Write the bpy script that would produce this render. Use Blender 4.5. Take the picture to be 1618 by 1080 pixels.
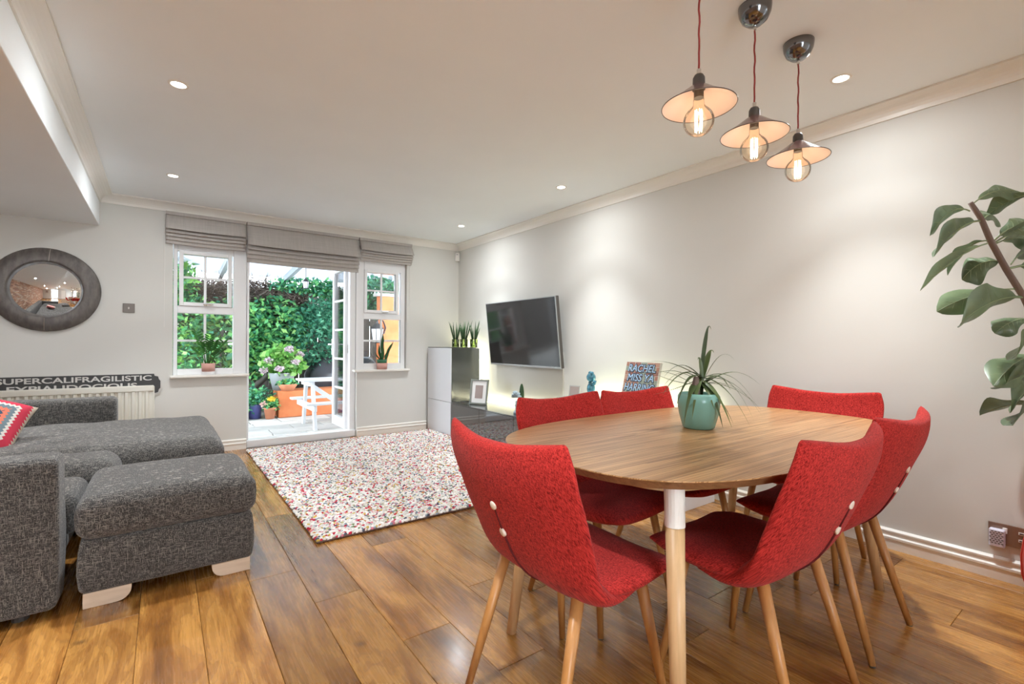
import bpy, bmesh, math, random
import numpy as np
from mathutils import Vector, Matrix, noise as mnoise

R = math.radians
random.seed(7)
rng = np.random.default_rng(7)
for o in list(bpy.data.objects):
    bpy.data.objects.remove(o, do_unlink=True)
scene = bpy.context.scene
COL = scene.collection

# ------------------------------------------------------------------ camera, world, exposure
cam_d = bpy.data.cameras.new('camera')
cam = bpy.data.objects.new('camera', cam_d)
COL.objects.link(cam)
cam_d.sensor_width = 36.0
cam_d.lens = 750.99 / 1618 * 36.0
cam_d.shift_y = 2.9 / 1618
cam_d.clip_start = 0.03
cam.matrix_world = (Matrix.Translation((0, 0, 1.1009)) @ Matrix.Rotation(-0.6329, 4, 'Z')
                    @ Matrix.Rotation(math.pi / 2, 4, 'X') @ Matrix.Rotation(0.0061, 4, 'Z'))
scene.camera = cam

world = bpy.data.worlds.new('overcast_sky')
scene.world = world
world.use_nodes = True
bg = world.node_tree.nodes['Background']
bg.inputs['Color'].default_value = (0.82, 0.91, 1.0, 1)
bg.inputs['Strength'].default_value = 9.0

scene.view_settings.view_transform = 'Standard'
scene.view_settings.look = 'None'
scene.view_settings.gamma = 1.0
scene.view_settings.use_curve_mapping = False
scene.view_settings.exposure = 0.90
scene.cycles.max_bounces = 10
scene.cycles.diffuse_bounces = 5
scene.cycles.glossy_bounces = 4
scene.cycles.transparent_max_bounces = 16
scene.cycles.sample_clamp_indirect = 6.0
scene.cycles.caustics_reflective = False
scene.cycles.caustics_refractive = False
scene.cycles.use_denoising = True
scene.cycles.use_adaptive_sampling = True
scene.cycles.adaptive_threshold = 0.05

DOWNLIGHT_W = 70.0
DOWNLIGHT_HALO_W = 4.0
DOWNLIGHT_WIDE_W = 4.0
PENDANT_W = 0.2
LED_STRENGTH = 22.0

# ------------------------------------------------------------------ node helpers
class NT:
    def __init__(self, m):
        self.t = m.node_tree
        self.n = self.t.nodes
    def add(self, typ, ins=None, **props):
        nd = self.n.new(typ)
        for k, v in props.items():
            setattr(nd, k, v)
        for k, v in (ins or {}).items():
            if isinstance(v, bpy.types.NodeSocket):
                self.t.links.new(v, nd.inputs[k])
            else:
                nd.inputs[k].default_value = v
        return nd
    def link(self, a, b):
        self.t.links.new(a, b)
    def math(self, op, a, b=0.0, c=0.0):
        return self.add('ShaderNodeMath', {0: a, 1: b, 2: c}, operation=op).outputs[0]
    def mix(self, fac, a, b, blend='MIX'):
        nd = self.add('ShaderNodeMix', data_type='RGBA', blend_type=blend)
        for k, v in (('Factor', fac), ('A', a), ('B', b)):
            s = [i for i in nd.inputs if i.name == k and (i.type == 'RGBA' if k != 'Factor' else i.type == 'VALUE')][0]
            if isinstance(v, bpy.types.NodeSocket):
                self.t.links.new(v, s)
            else:
                s.default_value = v if k == 'Factor' else (tuple(v) + (1,))[:4]
        return [o for o in nd.outputs if o.type == 'RGBA'][0]
    def ramp(self, fac, stops, interp='LINEAR'):
        nd = self.add('ShaderNodeValToRGB', {'Fac': fac})
        cr = nd.color_ramp
        cr.interpolation = interp
        while len(cr.elements) < len(stops):
            cr.elements.new(0.5)
        for e, (p, c) in zip(cr.elements, stops):
            e.position = p
            e.color = (tuple(c) + (1,))[:4]
        return nd.outputs['Color']
    def coords(self, kind='Object', scale=(1, 1, 1), loc=None, rot=(0, 0, 0)):
        tc = self.add('ShaderNodeTexCoord').outputs[kind]
        mp = self.add('ShaderNodeMapping', {'Vector': tc, 'Scale': scale, 'Rotation': rot})
        if loc is not None:
            if isinstance(loc, bpy.types.NodeSocket):
                self.t.links.new(loc, mp.inputs['Location'])
            else:
                mp.inputs['Location'].default_value = loc
        return mp.outputs[0]
    def noise(self, vec, scale=5.0, detail=3.0, rough=0.5, dist=0.0):
        return self.add('ShaderNodeTexNoise', {'Vector': vec, 'Scale': scale, 'Detail': detail, 'Roughness': rough, 'Distortion': dist}).outputs['Fac']

def mat(name, color=(0.8, 0.8, 0.8), rough=0.5, metal=0.0, spec=0.5, **kw):
    m = bpy.data.materials.new(name)
    m.use_nodes = True
    b = m.node_tree.nodes['Principled BSDF']
    b.inputs['Base Color'].default_value = (*color, 1)
    b.inputs['Roughness'].default_value = rough
    b.inputs['Metallic'].default_value = metal
    b.inputs['Specular IOR Level'].default_value = spec
    for k, v in kw.items():
        b.inputs[k.replace('_', ' ')].default_value = v
    return m

def bsdf(m):
    return m.node_tree.nodes['Principled BSDF']

def bump(m, height, strength=0.3, dist=0.01):
    t = NT(m)
    bp = t.add('ShaderNodeBump', {'Height': height, 'Strength': strength, 'Distance': dist})
    t.link(bp.outputs[0], bsdf(m).inputs['Normal'])

M = {}
# painted plaster
def paint(name, col, rough=0.75, amt=0.03):
    m = mat(name, col, rough, spec=0.25)
    t = NT(m)
    v = t.coords('Object')
    n = t.noise(v, 2.3, 3)
    c = t.mix(n, tuple(x * (1 - amt) for x in col), tuple(min(1, x * (1 + amt)) for x in col))
    t.link(c, bsdf(m).inputs['Base Color'])
    bump(m, t.noise(v, 260, 2), 0.05, 0.002)
    return m
M['wall'] = paint('wall_paint', (0.665, 0.66, 0.625))
M['ceiling'] = paint('ceiling_paint', (0.86, 0.90, 0.92))
M['trim'] = mat('trim_gloss', (0.82, 0.80, 0.75), 0.35)
M['white'] = mat('white_upvc', (0.84, 0.85, 0.86), 0.3)
M['wpaint'] = mat('white_outdoor_paint', (0.60, 0.62, 0.64), 0.55)
M['plasticw'] = mat('white_plastic', (0.8, 0.78, 0.75), 0.4)

# floor boards
def floor_mat():
    m = mat('floor_board', rough=0.26, spec=0.5, Coat_Weight=0.4, Coat_Roughness=0.16)
    t = NT(m)
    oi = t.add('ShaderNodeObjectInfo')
    rnd = t.add('ShaderNodeSeparateColor', {'Color': oi.outputs['Color']}).outputs[0]  # board tint: random spread plus the light pools painted per board
    sed = oi.outputs['Random']
    off = t.add('ShaderNodeCombineXYZ', {'X': t.math('MULTIPLY', sed, 37.0), 'Y': t.math('MULTIPLY', sed, 91.0), 'Z': 0.0}).outputs[0]
    v = t.coords('Object', (1, 1, 1), off)
    w = t.add('ShaderNodeMapping', {'Vector': v, 'Scale': (5.0, 0.9, 1.0)}).outputs[0]
    big = t.noise(w, 1.5, 4, 0.55, 1.2)
    w2 = t.add('ShaderNodeMapping', {'Vector': v, 'Scale': (40.0, 1.6, 1.0)}).outputs[0]
    fine = t.noise(w2, 3.0, 5, 0.6, 0.4)
    ring = t.math('FRACT', t.math('MULTIPLY', big, 15.0))
    c1 = t.ramp(big, [(0.28, (0.085, 0.038, 0.015)), (0.43, (0.23, 0.112, 0.042)), (0.58, (0.42, 0.235, 0.092)), (0.72, (0.24, 0.115, 0.043))])
    c2 = t.mix(t.math('MULTIPLY', t.math('SUBTRACT', 1.0, fine), 0.75), c1, (0.09, 0.042, 0.018), 'MIX')
    c3 = t.mix(t.math('MULTIPLY', t.math('POWER', ring, 3.0), 0.6), c2, (0.12, 0.055, 0.022))
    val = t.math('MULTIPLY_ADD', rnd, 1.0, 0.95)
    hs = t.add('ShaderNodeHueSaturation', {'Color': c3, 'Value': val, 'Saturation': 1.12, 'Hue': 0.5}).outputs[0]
    kn = t.noise(v, 7.0, 1)
    knot = t.ramp(kn, [(0.74, (0, 0, 0)), (0.82, (1, 1, 1))])
    c4 = t.mix(t.math('MULTIPLY', knot, 0.7), hs, (0.05, 0.022, 0.01))
    t.link(c4, bsdf(m).inputs['Base Color'])
    t.link(t.math('MULTIPLY_ADD', fine, 0.2, 0.17), bsdf(m).inputs['Roughness'])
    bump(m, fine, 0.12, 0.002)
    return m
M['floor'] = floor_mat()
M['subfloor'] = mat('subfloor', (0.04, 0.025, 0.015), 0.9)

def wood(name, dark, light, sc=(30, 2.0, 30), rough=0.4, rings=0.0, bump_s=0.1):
    m = mat(name, light, rough)
    t = NT(m)
    v = t.coords('Object', sc)
    n = t.noise(v, 1.0, 5, 0.6, 0.6)
    fac = n
    if rings:
        v2 = t.coords('Object', (sc[0] * 0.09, sc[1] * 0.45, sc[2] * 0.1))
        big = t.noise(v2, 1.4, 2, 0.5, 0.5)
        ring = t.math('FRACT', t.math('MULTIPLY', big, rings))
        fac = t.math('MULTIPLY_ADD', t.math('POWER', ring, 1.6), -0.42, t.math('MULTIPLY_ADD', n, 0.6, 0.30))
    c = t.ramp(fac, [(0.25, dark), (0.62, light)])
    t.link(c, bsdf(m).inputs['Base Color'])
    bump(m, fac, bump_s, 0.002)
    return m
M['oak_top'] = wood('oak_table_top', (0.27, 0.13, 0.045), (0.56, 0.325, 0.145), (2.2, 34, 42), 0.3, rings=15)
M['oak_edge'] = wood('oak_table_edge', (0.16, 0.075, 0.03), (0.28, 0.14, 0.06), (3, 60, 60), 0.4)
M['oak_leg'] = wood('pale_oak', (0.50, 0.31, 0.145), (0.66, 0.43, 0.22), (60, 60, 3), 0.4)
M['chair_leg'] = wood('honey_oak', (0.36, 0.16, 0.045), (0.50, 0.235, 0.07), (70, 70, 4), 0.35)
M['foot'] = wood('pale_birch', (0.55, 0.42, 0.30), (0.68, 0.55, 0.42), (4, 40, 40), 0.45)

def weave(name, c_dark, c_light, freq=330.0, rough=0.9, sheen=0.3, var=0.5, bs=0.6):
    m = mat(name, c_light, rough, spec=0.15)
    t = NT(m)
    v = t.coords('Object')
    sx = t.add('ShaderNodeSeparateXYZ', {'Vector': v}).outputs
    yz = t.math('ADD', sx[1], sx[2])
    def threads(fx, fy, seed):
        cv_ = t.add('ShaderNodeCombineXYZ', {'X': t.math('MULTIPLY', sx[0], fx), 'Y': t.math('MULTIPLY', yz, fy), 'Z': seed}).outputs[0]
        return t.noise(cv_, 1.0, 1.0, 0.5)
    n1 = threads(freq * 0.25, freq, 1.7)
    n2 = threads(freq, freq * 0.25, 8.3)
    n3 = threads(freq * 0.9, freq * 0.06, 4.1)
    w = t.math('ADD', t.math('MULTIPLY', n1, 0.5), t.math('MULTIPLY', n2, 0.5))
    fac = t.math('MULTIPLY_ADD', t.math('SUBTRACT', w, 0.5), 1.9, t.math('MULTIPLY_ADD', n3, var, 0.45 - var * 0.5))
    c = t.ramp(fac, [(0.15, c_dark), (0.7, c_light)])
    t.link(c, bsdf(m).inputs['Base Color'])
    bsdf(m).inputs['Sheen Weight'].default_value = sheen
    bump(m, w, bs, 0.002)
    return m
M['red'] = weave('red_weave', (0.15, 0.004, 0.004), (0.62, 0.044, 0.036), 640, sheen=0.06, var=0.25)
M['red_dark'] = mat('red_seam_thread', (0.12, 0.008, 0.01), 0.9)
M['button'] = mat('bone_button', (0.80, 0.72, 0.62), 0.4)

def sofa_mat():
    m = mat('charcoal_slub', rough=0.95, spec=0.1)
    t = NT(m)
    def streaks(sc, seed, lo, hi):
        n = t.noise(t.coords('Object', sc, (seed, seed * 2.1, seed * 0.7)), 1.0, 2, 0.5)
        return t.ramp(n, [(lo, (0, 0, 0)), (hi, (1, 1, 1))])
    h = streaks((42, 42, 430), 1.3, 0.57, 0.66)
    hv = streaks((430, 360, 42), 5.7, 0.57, 0.66)
    hy = streaks((430, 42, 200), 9.1, 0.58, 0.67)
    base = t.noise(t.coords('Object', (1, 1, 1)), 160, 3, 0.7)
    c0 = t.ramp(base, [(0.3, (0.020, 0.019, 0.019)), (0.7, (0.075, 0.073, 0.072))])
    s = t.math('MAXIMUM', t.math('MAXIMUM', h, hv), hy)
    c = t.mix(t.math('MULTIPLY', s, 0.65), c0, (0.34, 0.32, 0.285))
    t.link(c, bsdf(m).inputs['Base Color'])
    bsdf(m).inputs['Sheen Weight'].default_value = 0.25
    bump(m, t.math('ADD', base, s), 0.5, 0.003)
    return m
M['sofa'] = sofa_mat()

def blind_mat():
    m = mat('taupe_linen', (0.40, 0.35, 0.32), 0.9, spec=0.1)
    t = NT(m)
    n = t.noise(t.coords('Object', (6, 6, 200)), 1.0, 3)
    n2 = t.noise(t.coords('Object', (200, 6, 6)), 1.0, 3)
    c = t.ramp(t.math('MULTIPLY', t.math('ADD', n, n2), 0.5), [(0.3, (0.42, 0.395, 0.37)), (0.7, (0.53, 0.495, 0.47))])
    t.link(c, bsdf(m).inputs['Base Color'])
    return m
M['blind'] = blind_mat()

M['gloss_black'] = mat('black_glass', (0.02, 0.022, 0.024), 0.05, spec=1.0, IOR=1.9)
M['screen'] = mat('tv_screen', (0.018, 0.018, 0.019), 0.09, spec=0.75)
M['smoked'] = mat('smoked_glass_panel', (0.06, 0.066, 0.058), 0.12, spec=1.0, IOR=1.7)
M['gloss_white'] = mat('white_lacquer', (0.74, 0.76, 0.79), 0.15)
M['mirror'] = mat('mirror_glass', (0.9, 0.9, 0.9), 0.01, 1.0)
M['chrome'] = mat('chrome', (0.7, 0.7, 0.7), 0.12, 1.0)
M['brushed'] = mat('brushed_steel', (0.42, 0.38, 0.34), 0.35, 1.0)
M['silver'] = mat('silver_bezel', (0.45, 0.46, 0.46), 0.3, 0.8)
M['rose'] = mat('smoked_chrome', (0.20, 0.20, 0.205), 0.14, 1.0)
M['bakelite'] = mat('dark_bakelite', (0.07, 0.062, 0.055), 0.5)
M['cord'] = mat('red_braided_flex', (0.30, 0.035, 0.035), 0.7)
M['shade_out'] = mat('mauve_enamel', (0.22, 0.115, 0.11), 0.16)
M['shade_in'] = mat('blush_enamel', (0.80, 0.64, 0.58), 0.25)
M['shade_rim'] = mat('dark_rim', (0.06, 0.04, 0.04), 0.3)
M['radiator'] = mat('cream_enamel', (0.74, 0.72, 0.64), 0.35)
M['sign'] = mat('black_cast_sign', (0.045, 0.045, 0.045), 0.5)
M['letter'] = mat('white_letter', (0.62, 0.61, 0.58), 0.5)
M['cork'] = mat('dark_soil', (0.045, 0.03, 0.02), 0.95)
M['led'] = None

def emit(name, col, s):
    m = bpy.data.materials.new(name)
    m.use_nodes = True
    n = m.node_tree.nodes
    n.clear()
    e = n.new('ShaderNodeEmission')
    e.inputs[0].default_value = (*col, 1)
    e.inputs[1].default_value = s
    o = n.new('ShaderNodeOutputMaterial')
    m.node_tree.links.new(e.outputs[0], o.inputs[0])
    return m
M['led'] = emit('led_strip_light', (1.0, 0.95, 0.62), LED_STRENGTH)
M['lens'] = emit('downlight_lens', (1.0, 0.93, 0.82), 14)
M['filament'] = emit('bulb_filament', (1.0, 0.80, 0.52), 9)

def glass(name, tint=(1, 1, 1), gl=0.06, rough=0.0, ior=1.45):
    m = bpy.data.materials.new(name)
    m.use_nodes = True
    t = NT(m)
    t.n.clear()
    tr = t.add('ShaderNodeBsdfTransparent', {0: (*tint, 1)})
    g = t.add('ShaderNodeBsdfGlossy', {'Color': (1, 1, 1, 1), 'Roughness': rough})
    fr = t.add('ShaderNodeFresnel', {'IOR': ior}).outputs[0]
    mx = t.add('ShaderNodeMixShader', {0: t.math('MULTIPLY_ADD', fr, 0.9, gl * 0.2), 1: tr.outputs[0], 2: g.outputs[0]})
    o = t.add('ShaderNodeOutputMaterial')
    t.link(mx.outputs[0], o.inputs[0])
    return m
M['glass'] = glass('window_glass')
M['bulb'] = glass('bulb_glass', (1.0, 0.95, 0.87), 0.1, ior=1.16)
M['vase'] = glass('green_tinted_glass', (0.72, 0.86, 0.42), 0.2)
M['clearglass'] = glass('clear_shelf_glass', (0.80, 0.92, 0.86), 0.3)

def roofmat():
    m = bpy.data.materials.new('polycarbonate_roof')
    m.use_nodes = True
    t = NT(m)
    t.n.clear()
    tr = t.add('ShaderNodeBsdfTransparent', {0: (0.29, 0.30, 0.31, 1)})
    tl = t.add('ShaderNodeBsdfTranslucent', {0: (0.28, 0.295, 0.31, 1)})
    mx = t.add('ShaderNodeMixShader', {0: 0.3, 1: tr.outputs[0], 2: tl.outputs[0]})
    o = t.add('ShaderNodeOutputMaterial')
    t.link(mx.outputs[0], o.inputs[0])
    return m
M['poly'] = roofmat()

def attr_mat(name, rough=0.8, trans=0.0, spec=0.2):
    m = mat(name, rough=rough, spec=spec)
    t = NT(m)
    a = t.add('ShaderNodeAttribute', attribute_name='col')
    t.link(a.outputs['Color'], bsdf(m).inputs['Base Color'])
    if trans:
        tl = t.add('ShaderNodeBsdfTranslucent')
        t.link(a.outputs['Color'], tl.inputs[0])
        mx = t.add('ShaderNodeMixShader', {0: trans, 1: bsdf(m).outputs[0], 2: tl.outputs[0]})
        t.link(mx.outputs[0], t.n['Material Output'].inputs[0])
    return m
M['leafcol'] = attr_mat('foliage', 0.55, 0.35, 0.3)
M['pile'] = attr_mat('felted_wool', 0.95, 0, 0.05)
M['twig'] = attr_mat('dry_twigs', 0.9, 0, 0.1)

def plant_mat(name, dark, light, rough=0.4, trans=0.15, vein=None):
    m = mat(name, light, rough)
    t = NT(m)
    v = t.coords('Object')
    n = t.noise(v, 14, 3)
    rnd = t.add('ShaderNodeObjectInfo').outputs['Random']
    f = t.math('ADD', t.math('MULTIPLY', n, 0.6), t.math('MULTIPLY', rnd, 0.4))
    c = t.ramp(f, [(0.25, dark), (0.75, light)])
    t.link(c, bsdf(m).inputs['Base Color'])
    tl = t.add('ShaderNodeBsdfTranslucent')
    t.link(c, tl.inputs[0])
    mx = t.add('ShaderNodeMixShader', {0: trans, 1: bsdf(m).outputs[0], 2: tl.outputs[0]})
    t.link(mx.outputs[0], t.n['Material Output'].inputs[0])
    return m
M['fig'] = plant_mat('fig_leaf', (0.075, 0.115, 0.065), (0.17, 0.235, 0.125), 0.33)
M['fig_vein'] = mat('fig_vein', (0.26, 0.32, 0.18), 0.5)
M['bark'] = mat('grey_bark', (0.20, 0.15, 0.13), 0.85)
M['strap'] = plant_mat('strap_leaf', (0.05, 0.085, 0.03), (0.13, 0.19, 0.065), 0.4)
M['snake'] = plant_mat('snake_leaf', (0.015, 0.06, 0.02), (0.05, 0.17, 0.05), 0.35)
M['spike'] = plant_mat('spike_leaf', (0.02, 0.06, 0.025), (0.07, 0.16, 0.06), 0.4)
M['zz'] = plant_mat('zz_leaf', (0.02, 0.10, 0.025), (0.09, 0.32, 0.07), 0.25)
M['teal'] = mat('teal_glaze', (0.20, 0.44, 0.38), 0.22)
M['terracotta'] = mat('terracotta', (0.52, 0.20, 0.105), 0.75)
M['pinkpot'] = mat('pink_clay', (0.60, 0.33, 0.28), 0.65)
M['greenrim'] = mat('green_plastic_pot', (0.03, 0.16, 0.07), 0.4)
M['bluepot'] = mat('cobalt_glaze', (0.10, 0.11, 0.33), 0.3)
M['greytub'] = mat('grey_zinc_tub', (0.34, 0.36, 0.38), 0.5, 0.3)
M['tarp'] = mat('black_tarpaulin', (0.045, 0.047, 0.055), 0.32)
M['branch'] = mat('dark_branch', (0.06, 0.055, 0.045), 0.85)
M['fence'] = wood('weathered_fence', (0.05, 0.045, 0.04), (0.12, 0.105, 0.09), (40, 40, 3), 0.85)
M['iron'] = mat('black_iron', (0.03, 0.03, 0.032), 0.4, 0.4)
M['lampglass'] = mat('frosted_lantern_glass', (0.55, 0.57, 0.60), 0.2)
M['rafter'] = mat('grey_rafter', (0.36, 0.40, 0.45), 0.5)
M['redpot'] = mat('red_leather', (0.62, 0.085, 0.07), 0.4)
M['switch'] = mat('bronze_switch_plate', (0.19, 0.165, 0.145), 0.45, 0.2)
M['socket'] = mat('brown_socket_plate', (0.30, 0.20, 0.15), 0.35, 0.6)
M['plug'] = mat('lilac_plug_plastic', (0.66, 0.64, 0.74), 0.45)
M['plugdark'] = mat('dark_slot', (0.06, 0.05, 0.05), 0.6)
M['blueglaze'] = mat('metallic_blue_glaze', (0.10, 0.28, 0.38), 0.15, 0.6)
M['coral'] = mat('pale_blue_resin', (0.34, 0.44, 0.50), 0.6)
M['frame_silver'] = mat('distressed_silver', (0.30, 0.33, 0.30), 0.35, 0.7)
M['mount'] = mat('white_card', (0.80, 0.80, 0.78), 0.8)
M['photo'] = mat('grey_photo_print', (0.34, 0.27, 0.25), 0.5)
M['canvas_art'] = None

def render_mat():
    m = mat('orange_render', (0.72, 0.23, 0.075), 0.85)
    t = NT(m)
    n = t.noise(t.coords('Object'), 6, 4)
    c = t.ramp(n, [(0.3, (0.50, 0.14, 0.045)), (0.7, (0.62, 0.20, 0.075))])
    t.link(c, bsdf(m).inputs['Base Color'])
    return m
M['orange'] = render_mat()

def paver_mat():
    m = mat('grey_sandstone', (0.4, 0.4, 0.38), 0.8)
    t = NT(m)
    n = t.noise(t.coords('Object'), 4, 5)
    rnd = t.add('ShaderNodeObjectInfo').outputs['Random']
    c = t.ramp(t.math('MULTIPLY_ADD', rnd, 0.4, t.math('MULTIPLY', n, 0.6)), [(0.2, (0.30, 0.295, 0.28)), (0.8, (0.56, 0.54, 0.50))])
    t.link(c, bsdf(m).inputs['Base Color'])
    return m
M['paver'] = paver_mat()

def frame_metal():
    m = mat('aged_zinc_frame', (0.15, 0.13, 0.12), 0.5, 0.35)
    t = NT(m)
    n = t.noise(t.coords('Object', (9, 9, 3)), 3, 5, 0.6)
    c = t.ramp(n, [(0.3, (0.095, 0.085, 0.08)), (0.7, (0.19, 0.17, 0.155))])
    t.link(c, bsdf(m).inputs['Base Color'])
    return m
M['zinc'] = frame_metal()

def brick_mat():
    m = mat('reclaimed_brick', (0.4, 0.2, 0.12), 0.9)
    t = NT(m)
    g = t.add('ShaderNodeAttribute', attribute_name='col')
    n = t.noise(t.coords('Object'), 30, 3)
    c = t.mix(t.math('MULTIPLY', n, 0.35), g.outputs['Color'], (0.6, 0.5, 0.42))
    t.link(c, bsdf(m).inputs['Base Color'])
    return m
M['brick'] = brick_mat()
M['mortar'] = mat('pale_mortar', (0.62, 0.56, 0.48), 0.95)

def kilim_mat():
    m = mat('kilim_weave', rough=0.95, spec=0.1)
    t = NT(m)
    v = t.coords('Object')
    s = t.add('ShaderNodeSeparateXYZ', {'Vector': v}).outputs
    ax, az = t.math('ABSOLUTE', s[0]), t.math('ABSOLUTE', s[1])
    tri = t.math('PINGPONG', t.math('MULTIPLY', s[0], 1.0), 0.011)
    tri2 = t.math('PINGPONG', t.math('MULTIPLY', s[1], 1.0), 0.011)
    d1 = t.math('ADD', az, tri)
    d2 = t.math('ADD', ax, tri2)
    d = t.math('MAXIMUM', d1, d2)
    c = t.ramp(t.math('MULTIPLY', d, 5.4), [
        (0.0, (0.45, 0.22, 0.16)), (0.10, (0.62, 0.60, 0.56)), (0.16, (0.06, 0.07, 0.09)), (0.22, (0.62, 0.60, 0.55)),
        (0.27, (0.05, 0.09, 0.14)), (0.37, (0.66, 0.20, 0.13)), (0.49, (0.16, 0.22, 0.25)), (0.62, (0.66, 0.63, 0.58)), (0.70, (0.55, 0.05, 0.085)),
        (0.92, (0.60, 0.52, 0.42))], 'CONSTANT')
    t.link(c, bsdf(m).inputs['Base Color'])
    bump(m, t.noise(v, 300, 2), 0.4, 0.002)
    return m
M['kilim'] = kilim_mat()
M['pinkcloth'] = mat('pink_cloth', (0.60, 0.13, 0.15), 0.95)

# ------------------------------------------------------------------ mesh helpers
class MB:
    def __init__(self):
        self.V, self.F = [], []
    def add(self, vs, fs):
        k = len(self.V)
        self.V += [tuple(v) for v in vs]
        self.F += [tuple(i + k for i in f) for f in fs]
        return self
    def box(self, x0, x1, y0, y1, z0, z1, m=None):
        vs = [(x0, y0, z0), (x1, y0, z0), (x1, y1, z0), (x0, y1, z0), (x0, y0, z1), (x1, y0, z1), (x1, y1, z1), (x0, y1, z1)]
        if m is not None:
            vs = [m @ Vector(v) for v in vs]
        return self.add(vs, [(0, 3, 2, 1), (4, 5, 6, 7), (0, 1, 5, 4), (1, 2, 6, 5), (2, 3, 7, 6), (3, 0, 4, 7)])
    def cbox(self, c, s, m=None):
        T = Matrix.Translation(c) if m is None else Matrix.Translation(c) @ m
        return self.box(-s[0] / 2, s[0] / 2, -s[1] / 2, s[1] / 2, -s[2] / 2, s[2] / 2, T)
    def lathe(self, prof, n=32, m=None, cap0=True, cap1=True):
        vs, fs = [], []
        k = len(prof)
        for j in range(n):
            a = 2 * math.pi * j / n
            for r, z in prof:
                vs.append(Vector((r * math.cos(a), r * math.sin(a), z)))
        for j in range(n):
            j2 = (j + 1) % n
            for i in range(k - 1):
                fs.append((j * k + i, j2 * k + i, j2 * k + i + 1, j * k + i + 1))
        if cap0 and prof[0][0] > 1e-6:
            fs.append(tuple(j * k for j in reversed(range(n))))
        if cap1 and prof[-1][0] > 1e-6:
            fs.append(tuple(j * k + k - 1 for j in range(n)))
        if m is not None:
            vs = [m @ v for v in vs]
        return self.add(vs, fs)
    def tube(self, pts, rad, n=8, cap=True):
        pts = [Vector(p) for p in pts]
        rads = rad if isinstance(rad, (list, tuple)) else [rad] * len(pts)
        vs, fs = [], []
        up = None
        for i, p in enumerate(pts):
            t = (pts[min(i + 1, len(pts) - 1)] - pts[max(i - 1, 0)]).normalized()
            if up is None:
                up = Vector((0, 0, 1)) if abs(t.z) < 0.9 else Vector((1, 0, 0))
            s = t.cross(up).normalized()
            up = s.cross(t).normalized()
            for j in range(n):
                a = 2 * math.pi * j / n
                vs.append(p + (s * math.cos(a) + up * math.sin(a)) * rads[i])
        for i in range(len(pts) - 1):
            for j in range(n):
                j2 = (j + 1) % n
                fs.append((i * n + j, i * n + j2, (i + 1) * n + j2, (i + 1) * n + j))
        if cap:
            fs.append(tuple(reversed(range(n))))
            fs.append(tuple((len(pts) - 1) * n + j for j in range(n)))
        return self.add(vs, fs)
    def prism(self, poly, axis, a0, a1):
        """poly: 2-D outline; axis 'x': poly=(y,z); 'y': poly=(x,z); 'z': poly=(x,y)"""
        n = len(poly)
        def mk(p, a):
            return {'x': (a, p[0], p[1]), 'y': (p[0], a, p[1]), 'z': (p[0], p[1], a)}[axis]
        vs = [mk(p, a0) for p in poly] + [mk(p, a1) for p in poly]
        fs = [(i, (i + 1) % n, n + (i + 1) % n, n + i) for i in range(n)]
        fs += [tuple(reversed(range(n))), tuple(range(n, 2 * n))]
        return self.add(vs, fs)
    def grid(self, fn, nu, nv, closed_v=False):
        vs = [fn(i / nu, j / nv) for i in range(nu + 1) for j in range(nv + (0 if closed_v else 1))]
        w = nv if closed_v else nv + 1
        fs = []
        for i in range(nu):
            for j in range(nv):
                j2 = (j + 1) % w
                fs.append((i * w + j, i * w + j2, (i + 1) * w + j2, (i + 1) * w + j))
        return self.add(vs, fs)
    def build(self, name, m, parent=None, smooth=False, bev=0.0, seg=2, auto=True, loc=None, kind=None, label=None):
        me = bpy.data.meshes.new(name)
        if bev > 0 or auto:
            bm = bmesh.new()
            bv = [bm.verts.new(v) for v in self.V]
            for f in self.F:
                try:
                    bm.faces.new([bv[i] for i in f])
                except ValueError:
                    pass
            bmesh.ops.recalc_face_normals(bm, faces=bm.faces)
            if bev > 0:
                es = [e for e in bm.edges if len(e.link_faces) == 2 and e.calc_face_angle(0) > 0.5]
                bmesh.ops.bevel(bm, geom=es, offset=bev, segments=seg, profile=0.5, affect='EDGES', clamp_overlap=True)
            bm.to_mesh(me)
            bm.free()
        else:
            me.from_pydata(self.V, [], self.F)
        if smooth:
            me.polygons.foreach_set('use_smooth', [True] * len(me.polygons))
        o = bpy.data.objects.new(name, me)
        if m is not None:
            me.materials.append(m if not isinstance(m, str) else M[m])
        COL.objects.link(o)
        if parent is not None:
            o.parent = parent
        if loc is not None:
            o.location = loc
        if kind:
            o['kind'] = kind
        if label:
            o['label'] = label
        return o

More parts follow.
